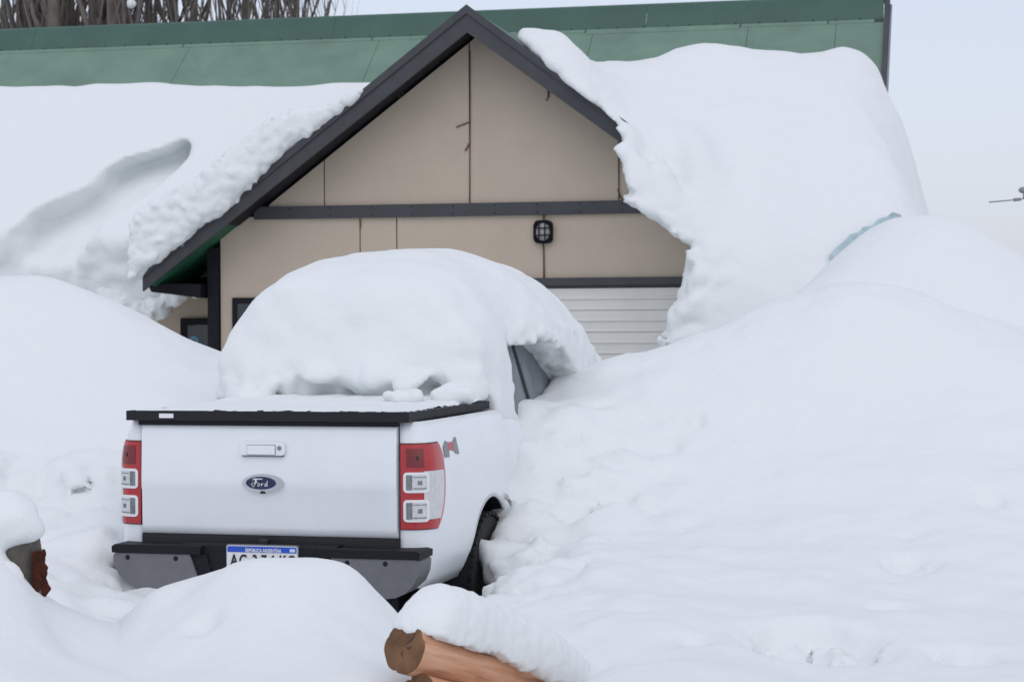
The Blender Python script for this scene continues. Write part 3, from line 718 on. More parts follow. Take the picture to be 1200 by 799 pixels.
for sg in (1, -1):
    bed_side(sg)
    lampo = patch('taillight', lambda a, b: tl(a, b), M['red'], truck, sg, 0.010, 0.02, 16, 14)
    lampo.data.materials[0] = M['red']
    patch('gasket', lambda a, b: tl(a, b, -0.004 + 0.004, -0.005), M['ink'], lampo, sg, 0.004, 0.01, 16, 14)
    patch('brake_lens', rect(0.035, 0.125, 1.125, 1.225), M['dred'], lampo, sg, 0.0125, 0.004)
    patch('bulb', rect(0.085, 0.098, 1.165, 1.185), M['ink'], lampo, sg, 0.0145, 0.003)
    patch('clear_panel', lambda a, b: (0.125 + (tl_outer(0.85 + 0.255 * b) - 0.022 - 0.125) * a, 0.85 + 0.255 * b), M['clear'], lampo, sg, 0.0125, 0.004)
    patch('edge_lens', lambda a, b: (tl_outer(0.83 + 0.28 * b) - 0.02 + 0.02 * a, 0.83 + 0.28 * b), M['pink'], lampo, sg, 0.0127, 0.004)
    for z0, z1 in ((0.992, 1.10), (0.838, 0.955)):
        fr = rpatch('lamp_frame', 0.020, 0.152, z0, z1, .02, M['lens_white'], lampo, sg, 0.0150)
        rpatch('lens', 0.033, 0.139, z0 + 0.013, z1 - 0.013, .012, M['clear'], fr, sg, 0.0164)
        patch('reflector', rect(0.036, 0.066, z0 + 0.015, z1 - 0.015), M['lens_dark'], fr, sg, 0.0175, 0.003)
        patch('bulb', rect(0.093, 0.113, (z0 + z1) / 2 - 0.012, (z0 + z1) / 2 + 0.01), M['lens_dark'], fr, sg, 0.0185, 0.003)
        patch('reflector_rib', rect(0.07, 0.136, z0 + 0.02, z0 + 0.025), M['lens_dark'], fr, sg, 0.0178, 0.003)
        patch('reflector_rib', rect(0.07, 0.136, z1 - 0.028, z1 - 0.024), M['lens_dark'], fr, sg, 0.0178, 0.003)
    if sg == 1:
        dec = []
        # 4x4 decal on the bed side behind the lamp
        w0, w1, z0, z1 = 0.345, 0.61, 1.165, 1.255
        zc = (z0 + z1) / 2
        def poly_patch(name, pts, m, par):
            bm = bmesh.new(); vs = [bm.verts.new(side_pt(a_, b_, 0.0035)) for a_, b_ in pts]; bm.faces.new(vs); return fin(name, bm, m, par)
        d0 = poly_patch('decal', [(w0 + .10, zc - .012), (w0 + .165, zc - .02), (w0 + .165, zc + .03), (w0 + .10, zc + .03)], M['decal_red'], truck)
        poly_patch('decal_numeral', [(w0, z0), (w0 + .085, z0 - .004), (w0 + .10, zc + .012), (w0 + .095, z1 - .012), (w0 + .06, z1 - .004), (w0 + .005, zc + .01)], M['decal_grey'], d0)
        poly_patch('decal_numeral', [(w0 + .165, zc - .012), (w0 + .20, z0 + .008), (w0 + .265, z0 + .002), (w0 + .268, z1 + .004), (w0 + .245, z1 + .006), (w0 + .17, zc + .022)], M['decal_grey'], d0)
# bed floor and inner box, cab, bonnet
box('bed_floor', -.78, .78, .06, 1.6, .72, .76, M['black'], truck)
tg = prism('tailgate', [(0.0, 0.752), (-0.012, 0.765), (-0.018, 0.80), (-0.022, 0.985), (-0.029, 1.00), (-0.030, 1.05), (-0.022, 1.30), (-0.012, 1.352), (0.006, 1.362), (0.06, 1.362), (0.06, 0.752)], -.727, .727, M['paint'], truck, bevel=0.006, axis='x')
def gx_(u): return (u - 314) / 211.2
def gz_(v): return CZ - (v - 375) * .004583 + 0.0
# handle
hz_ = gz_(523.5); hx = gx_(310)
hn = prism('handle', [(hx + a_, hz_ + b_) for a_, b_ in rrect(0.128, 0.036, 0.02)], -0.046, -0.028, M['paint'], tg, bevel=0.004)
prism('handle_gap', [(hx - .005 + a_, hz_ + b_ - .006) for a_, b_ in rrect(0.082, 0.027, 0.006)], -0.0475, -0.045, M['grey'], hn)
prism('pull_flap', [(hx - .005 + a_, hz_ + b_ - .006) for a_, b_ in rrect(0.079, 0.0245, 0.005)], -0.052, -0.047, M['paint'], hn, bevel=0.003)
prism('handle_shadow_gap', [(hx + a_, hz_ - .040 + b_) for a_, b_ in rrect(0.118, 0.003, 0.001)], -0.040, -0.027, M['grey'], hn)
bm = bmesh.new(); bmesh.ops.create_cone(bm, cap_ends=True, segments=16, radius1=0.012, radius2=0.011, depth=0.006, matrix=Matrix.Translation((hx + 0.098, -0.049, hz_ + .004)) @ Matrix.Rotation(R(90), 4, 'X')); fin('lock', bm, M['steel'], hn)
# emblem
ez_, exx = gz_(563.8), gx_(310.5)
def ell(a_, b_, cx_=0, cz2=0, n=40): return [(exx + cx_ + a_ * math.cos(2 * math.pi * k / n), ez_ + cz2 + b_ * math.sin(2 * math.pi * k / n)) for k in range(n)]
em = prism('emblem', ell(.118, .050), -0.046, -0.028, M['chrome'], tg, bevel=0.004)
prism('emblem_oval', ell(.086, .0345, -.010, 0.001), -0.0485, -0.045, M['navy'], em, bevel=0.001)
def stroke(pts, r=0.0034):
    return tube('letter', [(exx - .010 + a_, -0.050, ez_ + 0.001 + b_) for a_, b_ in pts], r, M['letter'], em, n=5)
stroke([(-.050, -.012), (-.053, -.006), (-.047, .000), (-.041, -.006), (-.036, .004), (-.032, .014), (-.026, .021)], .0036)     # F stem with its curl
stroke([(-.047, -.018), (-.040, -.019), (-.034, -.012), (-.030, .002), (-.024, .018)], .0036)
stroke([(-.044, .010), (-.046, .017), (-.038, .022), (-.022, .021), (0.004, .022), (.010, .020)], .0032)
stroke([(-.034, .002), (-.018, .003)], .003)
stroke([(-.014, -.004), (-.018, -.011), (-.014, -.017), (-.007, -.014), (-.005, -.007), (-.010, -.003), (-.014, -.004)], .003)
stroke([(.004, -.003), (.004, -.017)], .003); stroke([(.004, -.008), (.009, -.003), (.014, -.004)], .003)
stroke([(.032, -.004), (.025, -.004), (.021, -.011), (.025, -.017), (.031, -.013), (.035, -.004), (.039, .012)], .003); stroke([(.035, -.006), (.035, -.016), (.040, -.016)], .003)
prism('camera_lens', [(exx + a_, ez_ - .049 + b_) for a_, b_ in rrect(.012, .007, .004)], -0.052, -0.03, M['ink'], em)
# bed cover
cov = prism('bed_cover', rrect(0.80, 0.80, 0.03), 1.368, 1.405, M['vinyl'], truck, bevel=0.008, axis='z'); cov.location = (0, 0.79, 0)
box('rear_rail', -.806, .806, -0.05, 0.035, 1.366, 1.418, M['vinyl'], cov, bevel=0.014).location = (0, -0.79, 0)
for s_ in (-1, 1):
    for y0_, y1_ in ((0.037, 0.42), (0.425, 1.05), (1.055, 1.57)):
        box('side_rail', s_ * .765 if s_ > 0 else -.806, .806 if s_ > 0 else s_ * .765, y0_, y1_, 1.37, 1.414, M['vinyl'], cov, bevel=0.012).location = (0, -0.79, 0)
box('rear_seal', -.74, .735, -0.035, 0.0, 1.340, 1.365, M['black'], cov, bevel=0.004).location = (0, -0.79, 0)
lb = box('label', gx_(185) + .0, gx_(202.5), -0.0535, -0.051, 1.380, 1.404, M['lens_white'], cov); lb.location = (0, -0.79, 0)
# bumper
bumper = prism('bumper', [(-.08, 0.47), (-.155, 0.50), (-.17, .58), (-.165, .70), (-.15, .712), (-.02, .712), (0.05, .745), (0.05, .47)], -.46, .42, M['black'], truck, bevel=0.01, axis='x')
def end_cap(sg):
    xi_t, xi_b, xo = (.40, .47, .885) if sg > 0 else (.40, .325, .845)
    # face outline (x, z) with a rounded outer lower corner, lofted back towards the wheel
    outl = [(xi_t, .655), (xo - .012, .655), (xo, .64), (xo - .004, .585), (xo - .028, .53), (xo - .075, .48), (xo - .13, .455), (xo - .19, .448), (xi_b + .0, .440)]
    if sg < 0: outl = [(xi_t, .655), (xo - .012, .655), (xo, .64), (xo - .006, .59), (xo - .035, .535), (xo - .085, .49), (xo - .15, .465), (xo - .22, .457), (xi_b, .450)]
    o = prism('end_cap', [(sg * a_, b_) for a_, b_ in outl], -0.20, 0.02, M['grey'], bumper, bevel=0.012)
    prism('step_pad', [(sg * (xi_t - .06), .657), (sg * (xo + .004), .657), (sg * (xo + .006), .690), (sg * (xo - .012), .702), (sg * (xi_t - .07), .702)], -0.207, 0.03, M['black'], bumper, bevel=0.008)
    prism('inner_bracket', [(sg * (xi_b - .07), .445), (sg * (xi_b - .002), .442), (sg * (xi_t - .002), .654), (sg * (xi_t - .09), .654)], -0.185, -0.05, M['black'], bumper, bevel=0.008)
    for bx_ in ((.48, .76) if sg < 0 else (.49, .70)):
        bm = bmesh.new(); bmesh.ops.create_cone(bm, cap_ends=True, segments=14, radius1=0.014, radius2=0.011, depth=0.006, matrix=Matrix.Translation((sg * bx_, -0.202, .632)) @ Matrix.Rotation(R(90), 4, 'X')); fin('bolt', bm, M['black'], bumper)
    return o
end_cap(1); end_cap(-1); bumper.location.y = 0.06
box('under_panel', -.7, .7, -.03, .08, .30, .47, M['black'], truck)
box('tailgate_gap_panel', -.735, .735, -.005, .05, .70, .75, M['ink'], truck)
for bx_ in (-.36, -.30, .36): 
    bm = bmesh.new(); bmesh.ops.create_cone(bm, cap_ends=True, segments=10, radius1=0.018, radius2=0.014, depth=0.01, matrix=Matrix.Translation((bx_, -0.172, .585)) @ Matrix.Rotation(R(90), 4, 'X')); fin('bolt', bm, M['ink'], bumper)
box('latch', -.025, .02, -.14, -.10, .712, .735, M['ink'], bumper)
# plate
plx0, plx1, plz1 = gx_(272.5), gx_(358), gz_(638.5) + .016
pcx = (plx0 + plx1) / 2
PY = -0.176
pl = prism('license_plate', [(pcx + a_, plz1 - .0675 + b_) for a_, b_ in rrect(.2, .0675, .012)], PY - .004, PY, M['plate'], bumper, bevel=0.001)
prism('plate_frame', [(pcx + a_, plz1 - .0675 + b_) for a_, b_ in rrect(.206, .0735, .014)], PY + .0005, PY + .006, M['grey'], pl)
prism('blue_band', [(pcx - .196, plz1 - .036), (pcx + .196, plz1 - .036), (pcx + .196, plz1 - .010), (pcx + .19, plz1 - .004), (pcx - .19, plz1 - .004), (pcx - .196, plz1 - .010)], PY - .0055, PY - .004, M['blue'], pl)
text_obj('country_name', 'REPÚBLICA ARGENTINA', .026, Matrix.Translation((pcx + .008, PY - .0065, plz1 - .0255)) @ FACE_BACK, M['letter'], pl, .0006, 0.72, .0006)
for i_, ch in enumerate('AC376KC'):
    text_obj('character', ch, .088, Matrix.Translation((pcx + (-.158, -.107, -.040, .011, .060, .118, .165)[i_], PY - .0058, plz1 - .083)) @ FACE_BACK, M['ink'], pl, .0008, 0.72, .002)
box('flag', pcx + .158, pcx + .188, PY - .0068, PY - .0058, plz1 - .031, plz1 - .012, M['sky_blue'], pl)
box('flag_stripe', pcx + .158, pcx + .188, PY - .0074, PY - .0069, plz1 - .0245, plz1 - .0185, M['letter'], pl)
for s_ in (-1, 1):
    bm = bmesh.new(); bmesh.ops.create_cone(bm, cap_ends=True, segments=10, radius1=.006, radius2=.005, depth=.004, matrix=Matrix.Translation((pcx + s_ * .088, PY - .008, plz1 - .011)) @ Matrix.Rotation(R(90), 4, 'X')); fin('screw', bm, M['steel'], pl)
# wheels
def wheel(x, y, sg):
    ty = lathe('wheel', [(x - sg * .22, .30), (x - sg * .215, .36), (x - sg * .18, .385), (x - sg * .05, .388), (x - sg * .01, .375), (x + sg * .0, .33), (x - sg * .006, .27), (x - sg * .02, .235)], M['rubber'], truck, 48)
    for v_ in ty.data.vertices: v_.co.y += y; v_.co.z += .388
    rm_ = lathe('rim', [(x - sg * .022, .236), (x - sg * .018, .225), (x - sg * .06, .20), (x - sg * .07, .10), (x - sg * .04, .07), (x - sg * .04, .001)], M['rim'], ty, 32)
    for v_ in rm_.data.vertices: v_.co.y += y; v_.co.z += .388
    bm = bmesh.new()
    for k in range(36):
        q = 2 * math.pi * k / 36; 
        for side in (0, 1):
            a_ = x - sg * (.035 + .10 * side)
            m4 = Matrix.Translation((a_, y + .389 * math.cos(q + side * .09), .388 + .389 * math.sin(q + side * .09))) @ Matrix.Rotation(q + side * .09 - R(90), 4, 'X')
            bmesh.ops.create_cube(bm, size=1, matrix=m4 @ Matrix.Diagonal((.075, .036, .018, 1)))
    fin('tread', bm, M['rubber'], ty)
for y_ in (1.20, 4.42):
    for sg in (1, -1): wheel(sg * .905, y_, sg)
for sg in (1, -1):
    bm = bmesh.new()                                  # wheel well liner and black arch lip
    n_ = 28; A_ = [[], [], []]
    for k in range(n_ + 1):
        q = -.35 + (math.pi + .7) * k / n_
        for li, (xx_, rr_) in enumerate(((.905, AR + .012), (.80, AR - .004), (.45, AR - .004))):
            A_[li].append(bm.verts.new((sg * xx_, AC - rr_ * math.cos(q), AZ + rr_ * math.sin(q))))
    for li in (0, 1):
        for k in range(n_): bm.faces.new((A_[li][k], A_[li][k + 1], A_[li + 1][k + 1], A_[li + 1][k]))
    fin('wheel_liner', bm, M['black'], truck, smooth=True)
    # mud flap behind the rear wheel
    box('mud_flap', sg * .62 if sg > 0 else -.90, .90 if sg > 0 else sg * .62, .70, .715, .14, .50, M['black'], truck, bevel=.004)
box('chassis', -.55, .55, .1, 5.0, .32, .60, M['black'], truck)
tube('spare_tyre', [(.0 + .34 * math.cos(q), .75 + .34 * math.sin(q), .50) for q in [2 * math.pi * k / 20 for k in range(21)]], .10, M['rubber'], truck, n=10)
# cab body: lower sides as a loft of sections
def loft(name, secs, m, parent, smooth=True):
    bm = bmesh.new(); rings = [[bm.verts.new(p) for p in s_] for s_ in secs]; n = len(rings[0])
    for A, B in zip(rings, rings[1:]):
        for k in range(n): bm.faces.new((A[k], A[(k + 1) % n], B[(k + 1) % n], B[k]))
    bm.faces.new(rings[0][::-1]); bm.faces.new(rings[-1])
    o = fin(name, bm, m, parent, smooth=smooth); o.data.set_sharp_from_angle(angle=R(35)); return o
def sect(y, hw, z0, z1, rz=.10, top=None):
    tw = top if top else hw - .06
    return [(-hw + .05, y, z0), (hw - .05, y, z0), (hw, y, z0 + .12), (hw, y, z1 - rz), (tw, y, z1), (-tw, y, z1), (-hw, y, z1 - rz), (-hw, y, z0 + .12)]
loft('cab_body', [sect(1.655, .90, .45, 1.30, .12), sect(1.72, .915, .42, 1.30, .12), sect(3.3, .915, .42, 1.26, .12), sect(3.75, .915, .44, 1.22, .12), sect(4.5, .91, .62, 1.18, .14, .74), sect(5.05, .87, .55, 1.08, .18, .66), sect(5.22, .78, .5, .98, .2, .6)], M['paint'], truck)
loft('cab_roof', [[(s_ * a_, y, z) for s_, a_, z in ((-1, w_ + .03, 1.70), (1, w_ + .03, 1.70), (1, w_ + .03, 1.78), (1, w_ - .10, zt_), (-1, w_ - .10, zt_), (-1, w_ + .03, 1.78))] for y, w_, zt_ in ((1.80, .66, 1.82), (1.95, .685, 1.85), (3.1, .685, 1.84), (3.3, .66, 1.80))], M['paint'], truck)
def quad(name, pts, m, parent, th=.012):
    bm = bmesh.new(); f_ = bm.faces.new([bm.verts.new(p) for p in pts]); bmesh.ops.recalc_face_normals(bm, faces=bm.faces); bmesh.ops.solidify(bm, geom=[f_], thickness=th); return fin(name, bm, m, parent)
for sg in (1, -1):
    b_, t_ = .845, .715
    quad('door_window', [(sg * b_, 1.86, 1.27), (sg * b_, 2.405, 1.27), (sg * t_, 2.385, 1.74), (sg * t_, 2.02, 1.74)], M['glass'], truck)
    quad('door_window', [(sg * b_, 2.52, 1.27), (sg * b_, 3.70, 1.24), (sg * (t_ + .06), 3.42, 1.50), (sg * t_, 3.05, 1.74), (sg * t_, 2.49, 1.74)], M['glass'], truck)
    quad('door_pillar', [(sg * (b_ + .007), 2.408, 1.27), (sg * (b_ + .007), 2.455, 1.27), (sg * (t_ + .007), 2.425, 1.74), (sg * (t_ + .007), 2.388, 1.74)], M['ink'], truck)
    quad('door_pillar', [(sg * (b_ + .004), 2.458, 1.27), (sg * (b_ + .004), 2.517, 1.27), (sg * (t_ + .004), 2.487, 1.74), (sg * (t_ + .004), 2.428, 1.74)], M['black'], truck)
    quad('rear_pillar', [(sg * b_, 1.66, 1.27), (sg * b_, 1.855, 1.27), (sg * t_, 2.015, 1.74), (sg * t_, 1.78, 1.74)], M['paint'], truck)
    quad('front_pillar', [(sg * b_, 3.705, 1.24), (sg * b_, 3.86, 1.22), (sg * t_, 3.25, 1.74), (sg * t_, 3.055, 1.74)], M['paint'], truck)
quad('windscreen', [(-.84, 3.87, 1.22), (.84, 3.87, 1.22), (.70, 3.26, 1.74), (-.70, 3.26, 1.74)], M['glass'], truck)
quad('rear_window', [(-.84, 1.66, 1.27), (.84, 1.66, 1.27), (.70, 1.78, 1.74), (-.70, 1.78, 1.74)], M['glass'], truck)

# ================================================================= SNOW ON THE TRUCK
def rbox(x, y, z, c_, hh, r):
    qx = np.abs(x - c_[0]) - hh[0] + r; qy = np.abs(y - c_[1]) - hh[1] + r; qz = np.abs(z - c_[2]) - hh[2] + r
    return np.sqrt(np.maximum(qx, 0) ** 2 + np.maximum(qy, 0) ** 2 + np.maximum(qz, 0) ** 2) + np.minimum(np.maximum(qx, np.maximum(qy, qz)), 0) - r
hole_y = [1.9, 2.0, 2.5, 2.85, 3.12, 3.32, 3.4]; 
hole_t = [1.60, 1.755, 1.765, 1.70, 1.56, 1.42, 1.30]
def dome(x, y, z):
    X2, Y2 = x[:, :, 0], y[:, :, 0]
    A = np.interp(Y2, [1.14, 1.22, 1.32, 1.40, 1.46, 1.56, 1.80, 2.1, 2.5, 3.0, 3.25, 3.58, 3.8, 4.36, 5.0, 5.3], [-0.05, 0.10, 0.20, 0.42, 0.66, 0.79, 0.89, 0.94, 0.975, 0.975, 0.94, 0.87, 0.74, 0.40, 0.24, -0.05])
    ker = np.ones(5) / 5; A = np.apply_along_axis(lambda r_: np.convolve(np.pad(r_, 2, 'edge'), ker, 'valid'), 1, A)
    xo_ = X2 + 0.03 * noise(X2 * 0, Y2, X2 * 0, 0.5, 3)
    wd = np.where(xo_ > 0, 0.86 + 0.14 * sstep(1.95, 2.7, Y2), 0.78 + 0.14 * sstep(1.28, 1.46, Y2) + 0.06 * sstep(2.0, 3.0, Y2))
    pw = np.where(xo_ > 0, 2.6, 3.2)
    gg = np.clip(1 - (np.abs(xo_) / wd) ** pw, 0, 1) ** 0.42
    zt = 1.38 + A * gg - 0.8 * np.clip(np.abs(xo_) - wd, 0, 1)
    g0, g1 = np.gradient(zt, 0.025); nrm = np.sqrt(1 + np.clip(g0 ** 2 + g1 ** 2, 0, 9))
    f = (z - zt[:, :, None]) / nrm[:, :, None]
    f = smax(f, np.abs(x) - wd[:, :, None], 0.05)
    f = smax(f, np.where(y < 1.62, 1.395, 1.25) - z, 0.03)
    # a lower belly towards the bed, undercut at the cover
    und = np.sqrt(((x + 0.05) / 0.38) ** 2 + ((y - 1.22) / 0.24) ** 2 + ((z - 1.45) / 0.09) ** 2) - 1
    f = smax(f, -und * 0.15, 0.07)
    und2 = np.sqrt(((x - 0.52) / 0.13) ** 2 + ((y - 1.22) / 0.26) ** 2 + ((z - 1.46) / 0.10) ** 2) - 1
    f = smax(f, -und2 * 0.1, 0.04)
    # the side windows blown clear on the right
    top = np.interp(y, hole_y, hole_t).astype(np.float32) + 0.02 * noise(x * 0, y, z * 0, 0.10, 4) + 0.14 * np.clip(x - 0.80, 0, 1)
    rear = 1.97 + 0.05 * noise(x * 0, y * 0, z, 0.12, 8)
    hole = np.maximum(np.maximum(z - top, rear - y), np.maximum(y - 3.38, 0.66 - x))
    f = smax(f, -hole, 0.035)
    return f
def ddisp(x, y, z):
    rear = sstep(1.9, 1.5, y); low = sstep(1.75, 1.45, z)
    rt = sstep(0.6, 0.8, x) * sstep(1.95, 1.8, z) * sstep(1.8, 2.2, y)
    return (0.035 + 0.025 * rear) * fbm(x, y, z, 0.7, 3, 14) + 0.05 * rear * low * billow(x, y, z, 0.3, 2, 7) + rt * (0.03 * billow(x, y, z, 0.13, 2, 9)) + 0.006 * fbm(x, y, z, 0.15, 2, 2)
tag(sdf_obj('snow_dome', dome, ddisp, (-1.15, 1.1, 1.15), (1.15, 5.45, 2.55), 0.025, T.M, M['snow'], band=0.2),
    'thick rounded dome of snow covering the cab of the white pickup', 'snow')
# thin dusting on the bed cover
bm = bmesh.new(); top = []; n_ = 60
gxs = np.linspace(-.80, .80, 90); gys = np.linspace(-0.045, 1.58, 70)
GX2, GY2 = np.meshgrid(gxs, gys, indexing='ij')
thk = 0.006 + 0.010 * fbm(GX2, GY2, 0 * GX2, 0.25, 3, 4) + 0.006 * fbm(GX2, GY2, 0 * GX2, 0.06, 2, 9) + 0.03 * sstep(0.9, 1.5, GY2)
edge = np.minimum(0.80 - np.abs(GX2), GY2 + 0.045) + 0.02 * noise(GX2, GY2, 0 * GX2, 0.12, 6); thk = thk - 0.022 * sstep(0.07, 0.0, edge)
lift = 1.4195 + np.where(thk > 0, thk, thk * 1.0)
vs = [[bm.verts.new((gxs[i], gys[j], lift[i, j])) if thk[i, j] > -0.010 else None for j in range(70)] for i in range(90)]
for i in range(89):
    for j in range(69):
        q = (vs[i][j], vs[i + 1][j], vs[i + 1][j + 1], vs[i][j + 1])
        if all(q): bm.faces.new(q)
d_ = fin('snow_dusting', bm, M['snow'], None, smooth=True); d_.matrix_world = T.M
tag(d_, 'thin sheet of snow lying on the black bed cover behind the cab', 'snow')
# loose chunks on the cover
for i_, (u, v, yl, rs, lab) in enumerate((
        (466, 468, 1.05, [(0, 0, .05), (.06, .03, .055), (-.06, .02, .045), (.11, 0, .04)], 'low wide chunk of snow on the bed cover, left of the taller chunk'),
        (524, 465, 1.15, [(0, 0, .065), (-.06, 0, .055), (.07, .02, .055), (.02, .03, .075), (.12, -.03, .05)], 'peaked chunk of snow on the right end of the bed cover'))):
    x_, z_ = T.px(u, v, yl)
    clump('snow_chunk', [(x_ + a_, yl + b_, 1.43 + r_ * .5, r_) for a_, b_, r_ in rs], 0.012, T, lab, 0.018, 60 + i_, 0.04)

# ================================================================= SNOW BANKS
def bank(name, pts, lo, hi, h, label, extra=None, disp=None, lam=0.003):
    P3 = []
    for p in pts:
        if p[0] == 'w': P3.append(p[1:])
        else: q = P(*p); P3.append((q.x, q.y, q.z))
    S = tps(P3, lam)
    def base(x, y, z):
        f = (z - S(x[:, :, 0], y[:, :, 0])[:, :, None].astype(np.float32)) * 0.78
        return f if extra is None else extra(f, x, y, z)
    return tag(sdf_obj(name, base, disp, lo, hi, h, None, M['snow']), label, 'snow bank')
# right bank
rb = [(640, 470, 13.3), (668, 447, 13.6), (705, 423, 13.9), (760, 409, 14.1), (800, 399, 14.2), (850, 382, 14.2), (900, 365, 14.1), (950, 350, 14.0), (1000, 343, 13.9), (1050, 344, 13.9), (1100, 353, 13.9), (1150, 372, 13.9), (1200, 388, 13.9), (1300, 400, 13.9),
      (612, 480, 12.9), (606, 540, 12.5), (600, 600, 12.1), (580, 660, 11.6), (566, 705, 11.1),
      (700, 480, 13.0), (720, 560, 12.4), (700, 640, 11.4), (660, 690, 10.6),
      (820, 470, 13.1), (900, 480, 13.0), (900, 560, 12.3), (880, 640, 11.2), (860, 700, 10.2), (820, 745, 9.2), (790, 775, 8.5),
      (1050, 450, 13.2), (1050, 540, 12.3), (1050, 640, 11.1), (1050, 720, 9.8), (1030, 799, 8.5), (1250, 480, 13.0), (1250, 640, 11.2), (1250, 780, 9.0),
      (690, 735, 9.3), (620, 722, 9.7), (690, 799, 8.3), (745, 785, 8.5), ('w', -.45, 8.0, .2), ('w', -.2, 8.2, .15), ('w', 0.05, 8.5, .1), ('w', 0.12, 8.75, .25), (900, 850, 7.4), (700, 870, 7.0), (1100, 870, 7.4), (560, 720, 10.2), (520, 740, 9.6)]
for X_ in (-0.2, 1.5, 3.5, 5.5): rb.append(('w', X_, 17.0, 0.9))
for X_ in (0.0, 1.5, 3.5, 5.5): rb.append(('w', X_, 15.2, 1.55 if X_ > 1 else 1.3))
def rextra(f, x, y, z):
    xl, yl = T.loc(x, y)
    lim = 0.78 + 0.16 * sstep(1.55, 1.2, yl) + 0.24 * sstep(1.1, 0.1, yl)
    f = smax(f, lim - xl, 0.08)
    f = smax(f, (x + 0.35) * 0 + (6.9 - y), 0.3)
    return smax(f, -0.55 - x, 0.1)
def rbd(x, y, z):
    xl, yl = T.loc(x, y)
    near = sstep(1.1, 0.1, xl - 0.95) * sstep(1.45, 1.1, z)
    cl = sstep(2.6, 0.8, xl) * sstep(1.5, 1.1, z) * sstep(8.6, 9.8, y)
    hole = 0.0
    for (u, v, Y_, r_, dp) in ((955, 745, 9.3, .42, .10), (1065, 650, 10.9, .20, .05), (1045, 705, 10.0, .12, .04), (813, 748, 9.1, .09, .05), (1160, 570, 11.9, .13, .09), (1130, 770, 9.2, .2, .04), (1065, 618, 11.4, .06, .04), (780, 515, 12.75, .10, .06), (815, 490, 12.95, .08, .06)):
        q = P(u, v, Y_); d = np.sqrt((x - q.x) ** 2 + (y - q.y) ** 2 + ((z - q.z) * .8) ** 2)
        hole = hole + 1.6 * dp * sstep(r_, r_ * 0.45, d)
    return 0.05 * fbm(x, y, z, 1.6, 2, 51) + 0.022 * fbm(x, y, z, 0.45, 2, 25) + near * 0.07 * billow(x, y, z, 0.30, 3, 33) + cl * (0.05 * billow(x, y, z, 0.5, 3, 36) + 0.11 * (chunks(x + 0.06 * noise(x, y, z, .2, 3), y, z + 0.06 * noise(x, y, z, .2, 4), 0.42, 2) - 0.35)) + 0.01 * fbm(x, y, z, 0.16, 2, 8) - hole + hole * 1.2 * fbm(x, y, z, 0.13, 2, 5)
bank('snow_bank', rb, (-0.75, 6.6, -0.1), (5.4, 17.5, 2.45), 0.042, 'broad smooth snow bank filling the right side beside the pickup', rextra, rbd)
# far right mound between bank and house
fb = [(930, 372, 16.5), (960, 330, 16.8), (1000, 288, 17.2), (1040, 262, 17.4), (1080, 251, 17.5), (1130, 262, 17.5), (1180, 290, 17.4), (1240, 330, 17.2), (1300, 360, 17), (920, 420, 16.3), (1000, 400, 15.8), (1100, 400, 15.8), (1200, 400, 15.8), (870, 440, 16.5)]
fb += [('w', x_, 19.4, 1.5) for x_ in (2.4, 3.4, 4.6)] + [('w', 1.6, 17.5, 0.9), ('w', 5.6, 18, 1.2), ('w', 1.8, 19.5, .8)]
bank('snow_bank', fb, (1.3, 14.9, 0.2), (6.2, 20.4, 3.1), 0.05, 'rounded snow mound behind the right bank, below the blue crack', None, lambda x, y, z: 0.05 * fbm(x, y, z, 1.0, 3, 71))
# left bank
lb_ = [(-90, 335, 14.2), (-40, 332, 14.2), (0, 330, 14.2), (40, 329, 14.2), (70, 332, 14.2), (110, 346, 14.1), (160, 373, 14.0), (205, 403, 13.8), (252, 433, 13.5), (275, 440, 13.4),
       (0, 430, 13.3), (80, 430, 13.3), (150, 440, 13.2), (220, 470, 13.0), (-90, 430, 13.3), (30, 500, 12.7), (100, 510, 12.6), (140, 520, 12.5), (40, 570, 12.1), (100, 580, 12.0), (130, 600, 11.9),
       (-60, 560, 12.0), (60, 640, 11.4), (110, 650, 11.3), (140, 706, 11.0), (165, 724, 10.6), (90, 710, 10.5), (130, 740, 9.9), (45, 720, 10.0), (0, 690, 10.2), (-80, 690, 10.2),
       (8, 662, 9.0), (28, 682, 9.0), (44, 706, 9.0), (62, 738, 9.0), (-40, 640, 9.0), (-90, 620, 9.1), (0, 740, 8.6), (100, 775, 8.9), (60, 840, 7.8), (-60, 840, 7.8), (190, 740, 9.6), (200, 800, 8.4)]
lb_ += [('w', x_, 16.8, 1.0) for x_ in (-6.0, -4, -2.4)] + [('w', -2.0, 15.2, 1.35), ('w', -3, 15.4, 1.6), ('w', -5, 15.4, 1.7)]
def lextra(f, x, y, z):
    xl, yl = T.loc(x, y)
    m_ = np.minimum(xl + 0.93, yl - 0.03)
    return smax(f, m_, 0.10)
def lbd(x, y, z):
    fc = sstep(1.35, 0.95, z) * sstep(9.0, 10.5, y)
    return 0.045 * fbm(x, y, z, 1.5, 2, 81) + 0.02 * fbm(x, y, z, 0.5, 2, 83) + fc * (0.06 * billow(x, y, z, 0.6, 3, 84) + 0.02 * fbm(x, y, z, .14, 2, 2) + 0.09 * (chunks(x + 0.08 * noise(x, y, z, .25, 3), y, z + 0.08 * noise(x, y, z, .25, 4), 0.55, 6) - 0.3))
bank('snow_bank', lb_, (-6.6, 7.2, -0.1), (-1.2, 17.3, 2.5), 0.042, 'smooth snow bank left of the pickup rising to the left edge', lextra, lbd)
